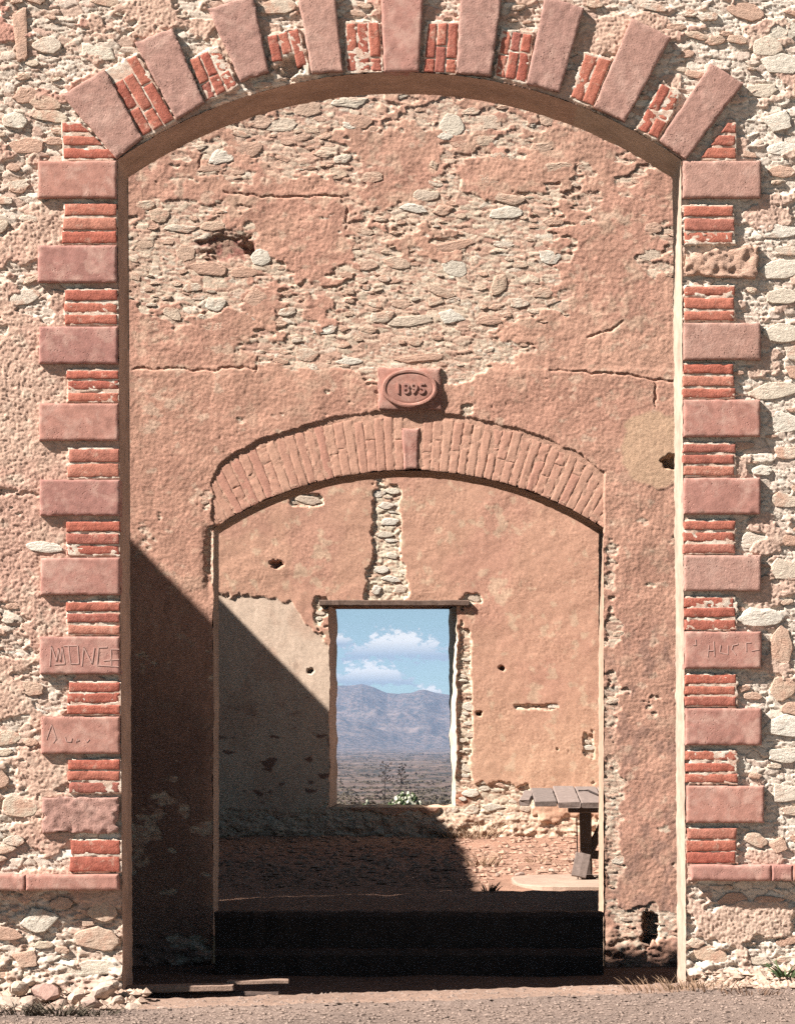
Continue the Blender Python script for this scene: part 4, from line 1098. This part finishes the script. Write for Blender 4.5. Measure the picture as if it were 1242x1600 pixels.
# rocks one can count
def rock_vf(seed, s):
    r = random.Random(seed)
    bm = bmesh.new(); bmesh.ops.create_icosphere(bm, subdivisions=2, radius=1)
    cuts = [(Vector((r.gauss(0, 1), r.gauss(0, 1), r.gauss(0, 1))).normalized(), r.uniform(.55, .85)) for _ in range(7)]
    V = []
    for v in bm.verts:
        p = v.co.copy()
        for n, d in cuts:
            e = p.dot(n) - d
            if e > 0: p -= n * e * .9
        p *= 1 + r.uniform(-.04, .04)
        V.append((p.x * s[0], p.y * s[1], p.z * s[2]))
    Fs = [tuple(v.index for v in f.verts) for f in bm.faces]
    bm.free()
    return V, Fs
ROCK_ME = []
for k in range(8):
    V, Fs = rock_vf(40 + k, (1, .8, .75))
    me = bpy.data.meshes.new('rock'); me.from_pydata(V, [], Fs); me.update(); me.materials.append(M['rock']); ROCK_ME.append(me)
def rock(name, x, y, z, s, label, group, k):
    o = bpy.data.objects.new(name, ROCK_ME[k % 8])
    o.location = (x, y, z); o.scale = s; o.rotation_euler = (rnd.uniform(-.3, .3), rnd.uniform(-.3, .3), rnd.uniform(0, 6))
    COL.objects.link(o); ORG[o.name] = Vector((x, y, z))
    return tag(o, label, 'rock', group)
RL = 'rounded fallen stone in the heap at the foot of the right jamb'
LL = 'rough fallen stone among the rubble at the foot of the left wall'
k = 0
ORD = ['first', 'second', 'third', 'fourth', 'fifth', 'sixth', 'seventh', 'eighth', 'ninth', 'tenth', 'eleventh', 'twelfth', 'thirteenth']
for (px, py, s) in sorted([(1118, 1548, 15), (1130, 1562, 13), (1152, 1545, 20), (1182, 1552, 24), (1205, 1562, 13), (1222, 1560, 17), (1112, 1570, 11), (1140, 1580, 17), (1165, 1572, 12), (1190, 1578, 14), (1236, 1545, 14), (1100, 1560, 9), (1212, 1585, 16)]):
    D = D1 - .14 - max(0, (py - 1550)) * .007
    x, _, z = P(px, py, D); g = s * D / F
    rock('rock', x, D, z, (g, g * .9, g * .95), ORD[k] + ' fallen stone of the heap right of the archway, counted from nearest the jamb', 'stones fallen at the foot of the right jamb', k); k += 1
k0 = k
for (px, py, s) in sorted([(30, 1545, 22), (70, 1552, 26), (120, 1560, 20), (160, 1552, 26), (185, 1566, 18), (205, 1578, 20), (15, 1570, 26), (48, 1568, 24), (95, 1572, 20), (145, 1570, 24), (170, 1540, 18), (255, 1580, 12)], reverse=True):
    D = D1 - .20 - max(0, (py - 1550)) * .010
    x, _, z = P(px, py, D); g = s * D / F
    rock('rock', x, D, z, (g, g * .9, g * .75), ORD[k - k0] + ' fallen stone at the left wall foot, counted leftwards from the archway', 'stones fallen at the foot of the left wall', k); k += 1

# threshold timber lying just inside the great arch, bottom left
V, Fs = plank_vf((-1.36, 15.22, .022), (.62, .14, .035), Matrix.Rotation(-.02, 3, 'Y'), 71, 10, .004)
tag(pymesh('threshold_board', V, Fs, M['dirt']), 'short dusty board on the sill at the left foot of the great archway', 'board')
V, Fs = plank_vf((-.92, 15.30, .050), (.34, .09, .022), Matrix.Rotation(-.02, 3, 'Y'), 72, 8, .003)
tag(pymesh('wood_strip', V, Fs, M['dirt']), 'thin dusty strip of wood lying beyond the sill board', 'wood strip')
for sx in (-1.6, -1.1):
    pass
V, Fs = plank_vf((-1.2, 15.27, -.06), (.80, .10, .118), None, 73, 10, .004)  # dark stone stands in for the shaded gap beneath the board
tag(pymesh('sill_stone', V, Fs, M['dark_floor']), 'dark sill stone under the dusty board at the left of the archway', 'stone')

# ================================================================== TABLE AND THINGS IN THE HALL
TD = 21.75
ZT = .868
table = thing('table', (1.6, TD + .5, Z_YARD), 'old grey plank table half hidden behind the right pier of the brick arch', 'table')
tilt = math.atan2(.105, .98)
def table_pt(x, v, up=0.0):       # v = distance back from the front edge along the top
    return Vector((x, TD + v * math.cos(tilt) - up * math.sin(tilt), ZT + v * math.sin(tilt) + up * math.cos(tilt)))
RT = Matrix.Rotation(tilt, 3, 'X')
TX0, TX1 = (832 - CX) * 22.2 / F, 2.55
# boards run front to back; the end boards are rounded off
nb = 9; bw = (TX1 - TX0) / nb
for i in range(nb):
    x = TX0 + (i + .5) * bw
    f0, f1 = (0.0, .98)
    if i == 0: f0, f1 = .06, .88
    c = table_pt(x, (f0 + f1) / 2, -.022)
    V, Fs = plank_vf(c, (f1 - f0, bw - .008, .044 + .004 * (i % 3 == 1)), RT @ Matrix.Rotation(math.pi / 2, 3, 'Z'), 500 + i, 10, .004)
    pymesh('board', V, Fs, M['wood'], table)
c = table_pt(TX0 - .045, .44, -.024)
V, Fs = plank_vf(c, (.58, .085, .048), RT @ Matrix.Rotation(math.pi / 2 - .10, 3, 'Z'), 520, 6, .006)
pymesh('board', V, Fs, M['wood'], table)
for v in (.16, .84):
    c = table_pt((TX0 + TX1) / 2 + .10, v, -.044 - .03)
    V, Fs = plank_vf(c, (TX1 - TX0 - .35, .06, .055), RT, 530, 10, .003)
    pymesh('rail', V, Fs, M['dark_wood'], table)
def beam(name, a, b, w, t, parent, seed, mat):
    a, b = Vector(a), Vector(b); d = (b - a)
    q = d.to_track_quat('X', 'Z').to_matrix()
    V, Fs = plank_vf((a + b) / 2, (d.length, w, t), q, seed, 8, .003)
    return pymesh(name, V, Fs, mat, parent)
lx = (916 - CX) * 22.1 / F
for j, x in enumerate((lx, TX1 - .35)):
    zt = ZT - .05
    beam('leg', (x, TD + .36, Z_YARD + .02), (x - .01, TD + .36, zt + .02), .075, .09, table, 540 + j, M['dark_wood'])
    beam('leg', (x + .03, TD + .72, Z_YARD + .02), (x + .02, TD + .72, zt + .055), .075, .08, table, 544 + j, M['dark_wood'])
    s = 1 if j == 0 else -1
    beam('brace', (x + .02 * s, TD + .43, Z_YARD + .22), (x + .22 * s, TD + .43, zt + .02), .06, .07, table, 548 + j, M['dark_wood'])
    beam('foot', (x, TD + .2, Z_YARD + .035), (x, TD + .9, Z_YARD + .035), .10, .06, table, 552 + j, M['dark_wood'])
beam('stretcher', (lx + .02, TD + .50, Z_YARD + .22), (TX1 - .36, TD + .50, Z_YARD + .12), .05, .07, table, 556, M['dark_wood'])
V, Fs = tube_vf([table_pt(lx - .05, .62, .012), table_pt(lx + .03, .62, .014), table_pt(lx + .10, .34, .012), table_pt(lx + .14, .34, .012), table_pt(lx + .18, .52, .03)], [.008] * 5)
tag(pymesh('bent_iron_rod', V, Fs, M['iron']), 'thin black bent rod lying on the table top', 'rod')
# rounded stone slab in front of the table and the small board leaning on its leg
V = []; n = 40
sx0, sx1, sy0, sy1 = .72, 2.6, TD - .72, TD + .95
out = []
for i in range(n):
    t = 2 * math.pi * i / n
    ct, st_ = math.cos(t), math.sin(t)
    ex = abs(ct) ** .45 * (1 if ct > 0 else -1); ey = abs(st_) ** .45 * (1 if st_ > 0 else -1)
    out.append(((sx0 + sx1) / 2 + ex * (sx1 - sx0) / 2 * (1 + .01 * math.sin(3 * t)), (sy0 + sy1) / 2 + ey * (sy1 - sy0) / 2 * (1 + .015 * math.sin(5 * t))))
for z, sc in ((Z_YARD - .08, 1.0), (Z_YARD + .022, 1.0), (Z_YARD + .030, .985)):
    for (x, y) in out: V.append(((x - 1.66) * sc + 1.66, (y - (TD + .115)) * sc + TD + .115, z))
Fs = [(r0 * n + i, r0 * n + (i + 1) % n, (r0 + 1) * n + (i + 1) % n, (r0 + 1) * n + i) for r0 in range(2) for i in range(n)] + [tuple(2 * n + i for i in range(n))]
M['slab'] = ground_mat('worn_slab', [(.3, (.33, .235, .18)), (.7, (.44, .33, .26))], 9, 60, .004)
tag(pymesh('floor_slab', V, Fs, M['slab']), 'worn flat slab with rounded corner on the floor under the table', 'slab')
a = Vector((lx - .06, TD + .10, Z_YARD + .045)); 
V, Fs = plank_vf((lx - .055, TD + .17, Z_YARD + .145), (.115, .025, .20), Matrix.Rotation(.22, 3, 'Y') @ Matrix.Rotation(-.30, 3, 'X'), 560, 4, .004)
tag(pymesh('wood_offcut', V, Fs, M['wood']), 'small grey board leaning against the near leg of the table', 'board')
V, Fs = tube_vf([(lx - .075, TD + .22, Z_YARD + .03), (lx - .085, TD + .24, Z_YARD + .52)], [.006, .005], 5)
tag(pymesh('iron_rod', V, Fs, M['iron']), 'thin dark rod standing upright beside the table leg', 'rod')
# a few stones lying on the sunlit floor
for i, (px, py, s, lab) in enumerate([(777, 1367, 5, 'small dark upright stone alone on the sunlit hall floor'), (812, 1366, 9, 'flat pale stone near the slab corner'), (850, 1357, 6, 'grey stone on the floor left of the table leg'),
                                      (862, 1360, 6, 'dark stone beside the grey one left of the table leg'), (893, 1345, 10, 'larger reddish stone behind the table leg'), (903, 1308, 12, 'dark stone at the foot of the back wall behind the table')]):
    D = (ZC - Z_YARD) * F / (py + s * .6 - CY)
    x, _, z = P(px, py, D); g = s * D / F
    rock('rock', x, D, Z_YARD + g * .5, (g, g, g * (1.1 if i == 0 else .6)), lab, None, 60 + i)

# ================================================================== PLANTS
def tuft(name, loc, n, h, spread, mat, label, cat, seed, group=None, width=.003, droop=.65):
    r = random.Random(seed); V = []; Fs = []
    for _ in range(n):
        a = r.uniform(0, 6.283); rr = spread * math.sqrt(r.random())
        b = Vector((rr * math.cos(a), rr * math.sin(a) * .6, 0))
        d = Vector((math.cos(a) * r.uniform(.1, droop), math.sin(a) * r.uniform(.1, droop), 1)).normalized()
        hh = h * r.uniform(.35, 1.0); side = d.orthogonal().normalized(); side.rotate(Matrix.Rotation(r.uniform(0, 6.28), 3, d))
        prev = None
        for s in range(4):
            t = s / 3
            p = b + d * hh * t + Vector((math.cos(a), math.sin(a), -.6)) * hh * droop * .5 * t * t
            w = width * (1 - t * .85) * r.uniform(.8, 1.2)
            i = len(V); V += [tuple(Vector(loc) + p - side * w), tuple(Vector(loc) + p + side * w)]
            if prev is not None: Fs.append((prev, prev + 1, i + 1, i))
            prev = i
            if s == 2 and r.random() < .5:
                q = p + Vector((r.uniform(-1, 1), r.uniform(-1, 1), r.uniform(.2, 1))) * hh * .18
                j = len(V); V += [tuple(Vector(loc) + p), tuple(Vector(loc) + q + side * w * 2), tuple(Vector(loc) + q - side * w * 2)]; Fs.append((j, j + 1, j + 2))
    t = thing(name, loc, label, cat, group)
    pymesh('blades', V, Fs, mat, t)
    return t
def gx(px, D): return (px - CX) * D / F
for (px, D, n, h, sp, lab, sd) in [(1030, 14.60, 80, .12, .20, 'dry reddish grass tuft left of the right jamb foot', 1), (1075, 14.55, 110, .12, .15, 'dense dry straw tuft right before the right jamb', 2),
                                   (1118, 14.50, 60, .10, .16, 'low dry straw tuft beside the fallen stones', 3), (1175, 14.35, 90, .09, .15, 'sparse grey dry tuft at the far right kerb', 4)]:
    x = gx(px, D)
    tuft('dry_grass_tuft', (x, D, float(zf(np.array([x]), np.array([D]))[0]) - .01), n, h, sp, M['dry_grass'], lab, 'dry grass', sd)
for (px, D, n, h, sp, lab, sd) in [(90, 14.42, 160, .12, .15, 'dark dusty weed at the foot of the left wall', 5), (30, 14.45, 130, .10, .14, 'dark dusty weed at the lower left corner', 6), (150, 14.40, 70, .10, .10, 'small thin weed before the left rubble foot', 7)]:
    x = gx(px, D)
    tuft('weed', (x, D, float(zf(np.array([x]), np.array([D]))[0]) - .01), n, h, sp, M['scrub_leaf'], lab, 'weed', sd, None, .005, .8)
D = 14.72; x = gx(1226, D)
tuft('green_agave', (x, D, .13), 16, .15, .05, M['green_leaf'], 'green spiky plant among stones at the right edge', 'plant', 8, None, .009, .9)
for (px, py, n, h, sp, lab, sd) in [(745, 1317, 90, .36, .20, 'dry thorny weed against the back wall right of the window', 11), (718, 1316, 60, .22, .16, 'low dry weed under the window corner', 12), (752, 1355, 70, .18, .16, 'dry grass clump on the sunlit hall floor', 13),
                                    (765, 1393, 30, .10, .06, 'tiny dry sprig at the edge of the floor shadow', 14), (842, 1350, 40, .10, .12, 'short dry tuft left of the table leg', 15)]:
    D = min((ZC - Z_YARD) * F / (py - CY), D3 - .12); x = gx(px, D)
    tuft('dry_weed', (x, D, Z_YARD), n, h, sp, M['dry_grass'], lab, 'weed', sd, None, .006, .6)

# ================================================================== COUNTRY BEYOND THE WINDOW
def hill_noise(a, r):
    return fbm(a * 40, r / 900, 5, 501)
def terrain():
    az_ = np.concatenate([np.linspace(-.75, -.075, 70)[:-1], np.linspace(-.075, .06, 420), np.linspace(.06, .75, 70)[1:]])
    R = np.concatenate([np.geomspace(31, 900, 120)[:-1], np.linspace(900, 4300, 130)[:-1], np.linspace(4300, 7400, 230)])
    A, Rr = np.meshgrid(az_, R)
    z = np.interp(Rr, [31, 60, 150, 300, 800, 1800, 3000, 4600, 5200], [-.75, -.95, -3.0, -6.6, -14.4, -24, -33.6, -43, -47])
    X, Y = Rr * np.sin(A), Rr * np.cos(A)
    z = z + fbm(X / 60, Y / 60, 4, 511) * np.interp(Rr, [31, 60, 200, 900, 3000], [.05, .12, .5, 1.2, 2.5])
    # the range: ridge line measured at 6.4 km
    px = A * F + CX
    ridge = np.interp(px, [-400, 200, 400, 500, 530, 548, 565, 585, 605, 622, 640, 655, 664, 680, 700, 740, 800, 1000, 1500], [1085, 1078, 1080, 1074, 1072, 1072, 1070, 1076, 1085, 1086, 1084, 1080, 1079, 1083, 1086, 1088, 1080, 1070, 1085])
    zr = ZC + (CY - ridge) * 6400 / F
    rise = sst(4650, 6400, Rr + 150 * fbm(A * 45, Rr / 900, 4, 521))
    rid = 1 - np.abs(fbm(X / 210 + Y / 700, Y / 330 - X / 600, 5, 522))
    zz = z * (1 - rise) + (zr) * rise - (1 - rid) * 20 * np.sin(rise * math.pi) + 20 * fbm(X / 170, Y / 240, 5, 523) * np.sin(np.clip(rise, 0, 1) * math.pi) ** .7
    # a nearer shoulder on the left
    sh = np.exp(-(((px - 520) / 70) ** 2)) * sst(4300, 5000, Rr) * sst(5700, 5000, Rr)
    zz = zz + sh * 34 + 3.0 * fbm(X / 50, Y / 50, 4, 524) * rise
    zz = np.where(Rr > 6400, zz - (Rr - 6400) * .02, zz)
    idx = np.arange(X.size).reshape(X.shape)
    Fq = np.stack([idx[:-1, :-1], idx[:-1, 1:], idx[1:, 1:], idx[1:, :-1]], -1).reshape(-1, 4)
    return X, Y, zz, Fq
X, Y, Z, Fq = terrain()
def ter_extra(nt, p, c):
    mp = nt.nodes.new('ShaderNodeMapping'); mp.inputs['Scale'].default_value = (1, .35, 1)
    nt.links.new(p, mp.inputs['Vector'])
    f = _ramp(nt, _noise(nt, .11, 8, .78, mp.outputs[0]), [(.44, (0, 0, 0)), (.56, (1, 1, 1))])
    mm = nt.nodes.new('ShaderNodeMix'); mm.data_type = 'RGBA'
    nt.links.new(f, mm.inputs['Factor']); nt.links.new(c, mm.inputs['A']); mm.inputs['B'].default_value = (.045, .044, .042, 1)
    f2 = _ramp(nt, _noise(nt, .006, 8, .75, p), [(.52, (0, 0, 0)), (.70, (1, 1, 1))])
    m2 = nt.nodes.new('ShaderNodeMix'); m2.data_type = 'RGBA'
    nt.links.new(f2, m2.inputs['Factor']); nt.links.new(mm.outputs['Result'], m2.inputs['A']); m2.inputs['B'].default_value = (.26, .19, .155, 1)
    return m2.outputs['Result']
M['terrain'] = ground_mat('dry_hillside', [(.3, (.09, .066, .058)), (.5, (.15, .108, .094)), (.7, (.24, .17, .145))], .08, .5, .6, ter_extra)
t_ = part('terrain', np.stack([X, Y, Z], -1).reshape(-1, 3), Fq, M['terrain'], None, None, True)
t_['kind'] = 'structure'
# desert scrub on the near slope and plain: one uncountable cover
def scrub(n, seed):
    r = np.random.RandomState(seed)
    az_ = r.uniform(-.05, .03, n); R = np.exp(r.uniform(np.log(115), np.log(3200), n))
    from_grid = (np.interp(R, [31, 60, 150, 300, 800, 1800, 3000, 4600, 5200], [-.75, -.95, -3.0, -6.6, -14.4, -24, -33.6, -43, -47]))
    x, y = R * np.sin(az_), R * np.cos(az_)
    z = from_grid + fbm(x / 60, y / 60, 4, 511) * np.interp(R, [31, 60, 200, 900, 3000], [.05, .12, .5, 1.2, 2.5])
    s = r.uniform(.35, 1.0, n) * np.interp(R, [100, 300, 3000], [.16, .42, 1.7])
    base = []
    for k in range(9):
        t = k * 2.4; b = r.normal(0, .5, 3)
        base.append(b)
    V = []; Fc = []
    tri = r.normal(0, .62, (n, 14, 1, 3)) * np.array([1, 1, .55]) + r.normal(0, .42, (n, 14, 3, 3))
    tri[..., 2] = np.abs(tri[..., 2]) * .8
    V = tri * s[:, None, None, None] + np.stack([x, y, z], -1)[:, None, None, :]
    V = V.reshape(-1, 3)
    o = part('desert_scrub', V, np.arange(len(V)).reshape(-1, 3), M['scrub_leaf'], None)
    tag(o, 'dusty desert scrub dotted over the slope beyond the window', 'scrub', None, 'stuff')
scrub(3000, 3)
def ground_at(x, y):
    R = math.hypot(x, y)
    return float(np.interp(R, [31, 60, 150, 300, 800], [-.75, -.95, -3.0, -6.6, -14.4]) + fbm(np.array([x / 60]), np.array([y / 60]), 4, 511)[0] * np.interp(R, [31, 60, 200, 900], [.05, .12, .5, 1.2]))
def agave_stalk(px_base, px_top, D, ytop, label, seed):
    r = random.Random(seed)
    xb, xt = gx(px_base, D), gx(px_top, D); zb = ground_at(xb, D); zt = ZC - (ytop - CY) * D / F
    t = thing('agave_stalk', (xb, D, zb), label, 'agave stalk', 'dead agave stalks beyond the window')
    pts = [(xb + (xt - xb) * k / 6 + .01 * math.sin(k), D, zb + (zt - zb) * k / 6) for k in range(7)]
    V, Fs = tube_vf(pts, [.024 - .0025 * k for k in range(7)], 6)
    pymesh('stem', V, Fs, M['iron'], t)
    V = []; Fs = []
    for k in range(15):
        f = .52 + .47 * k / 14; c = Vector((xb + (xt - xb) * f, D, zb + (zt - zb) * f)); a = k * 2.4 + r.uniform(-.3, .3)
        ln = .26 * (1.15 - (f - .5)) * r.uniform(.7, 1.1)
        e = c + Vector((math.cos(a) * ln, math.sin(a) * ln, ln * .38))
        v, f_ = tube_vf([c, (c + e) / 2 - Vector((0, 0, .02)), e], [.012, .010, .008], 4)
        o = len(V); V += v; Fs += [tuple(i + o for i in q) for q in f_]
        for _ in range(4):
            g = e + Vector((r.uniform(-.07, .07), r.uniform(-.07, .07), r.uniform(-.02, .07)))
            v, f_ = box_vf(g, (.036, .036, .05), Euler((r.random(), r.random(), r.random())).to_matrix(), .6)
            o = len(V); V += v; Fs += [tuple(i + o for i in q) for q in f_]
    pymesh('flower_branches', V, Fs, M['iron'], t)
agave_stalk(600, 603, 122, 1194, 'thin dead agave flower stalk left of its twin beyond the window', 1)
agave_stalk(622, 629, 118, 1196, 'slightly leaning dead agave flower stalk right of its twin beyond the window', 2)
def pad_bush(px, D, w, ytop, n, label, seed):
    r = random.Random(seed); x0 = gx(px, D); z0 = ground_at(x0, D); h = ZC - (ytop - CY) * D / F - z0
    t = thing('cactus_bush', (x0, D, z0), label, 'bush')
    V = []; Fs = []; V2 = []; F2 = []
    for k in range(n):
        a = r.uniform(0, 6.28); u = math.sqrt(r.random()); zz = (1 - u * u) ** .5 * r.uniform(.55, 1.0)
        c = Vector((x0 + w * u * math.cos(a), D + w * .6 * u * math.sin(a), z0 + h * max(zz, .15)))
        rot = Euler((r.uniform(-.5, .5), r.uniform(-.6, .6), r.uniform(0, 6.28))).to_matrix()
        s = r.uniform(.018, .042)
        ring = [c + rot @ Vector((s * .8 * math.cos(q * math.pi / 4), sgn * .012, s * math.sin(q * math.pi / 4))) for sgn in (-1, 1) for q in range(8)]
        tgt = (V, Fs) if (c.z > z0 + h * .45 and r.random() < .45) else (V2, F2)
        o = len(tgt[0]); tgt[0].extend(tuple(p) for p in ring)
        tgt[1].append(tuple(o + q for q in range(8))); tgt[1].append(tuple(o + 15 - q for q in range(8)))
        for q in range(8): tgt[1].append((o + q, o + (q + 1) % 8, o + 8 + (q + 1) % 8, o + 8 + q))
    pymesh('old_pads', V2, F2, M['green_leaf'], t)['kind'] = 'stuff'; pymesh('pale_pads', V, Fs, M['pale_leaf'], t)['kind'] = 'stuff'
    V, Fs = tube_vf([(x0, D, z0 - .1), (x0 + .02, D, z0 + h * .6)], [.09, .05], 7)
    pymesh('trunk', V, Fs, M['dark_wood'], t)
pad_bush(634, 48, .50, 1238, 1300, 'larger bush with many pale pads just outside the window', 1)
pad_bush(572, 46, .26, 1253, 420, 'small low bush with pale pads left of the larger one outside the window', 2)
D = 52
tuft('dark_bush', (gx(590, D), D, ground_at(gx(590, D), D)), 260, .70, .55, M['green_leaf'], 'dark green bush behind the pale one outside the window', 'bush', 21, None, .02, .5)

# ================================================================== HAZE: the air over the valley
V, Fs = box_vf((0, 3850, 70), (11600, 7900, 264))
hz = pymesh('haze', V, Fs, bpy.data.materials.new('haze_air'))
hm = hz.data.materials[0]; hm.use_nodes = True; nt = hm.node_tree; nt.nodes.clear()
o_ = nt.nodes.new('ShaderNodeOutputMaterial'); pv = nt.nodes.new('ShaderNodeVolumePrincipled')
pv.inputs['Color'].default_value = (.44, .64, 1.0, 1); pv.inputs['Density'].default_value = 9e-5; pv.inputs['Anisotropy'].default_value = 0.1
nt.links.new(pv.outputs[0], o_.inputs['Volume'])
hz['kind'] = 'stuff'
hz['label'] = 'thin bluish haze lying over the valley'
hz['category'] = 'haze'
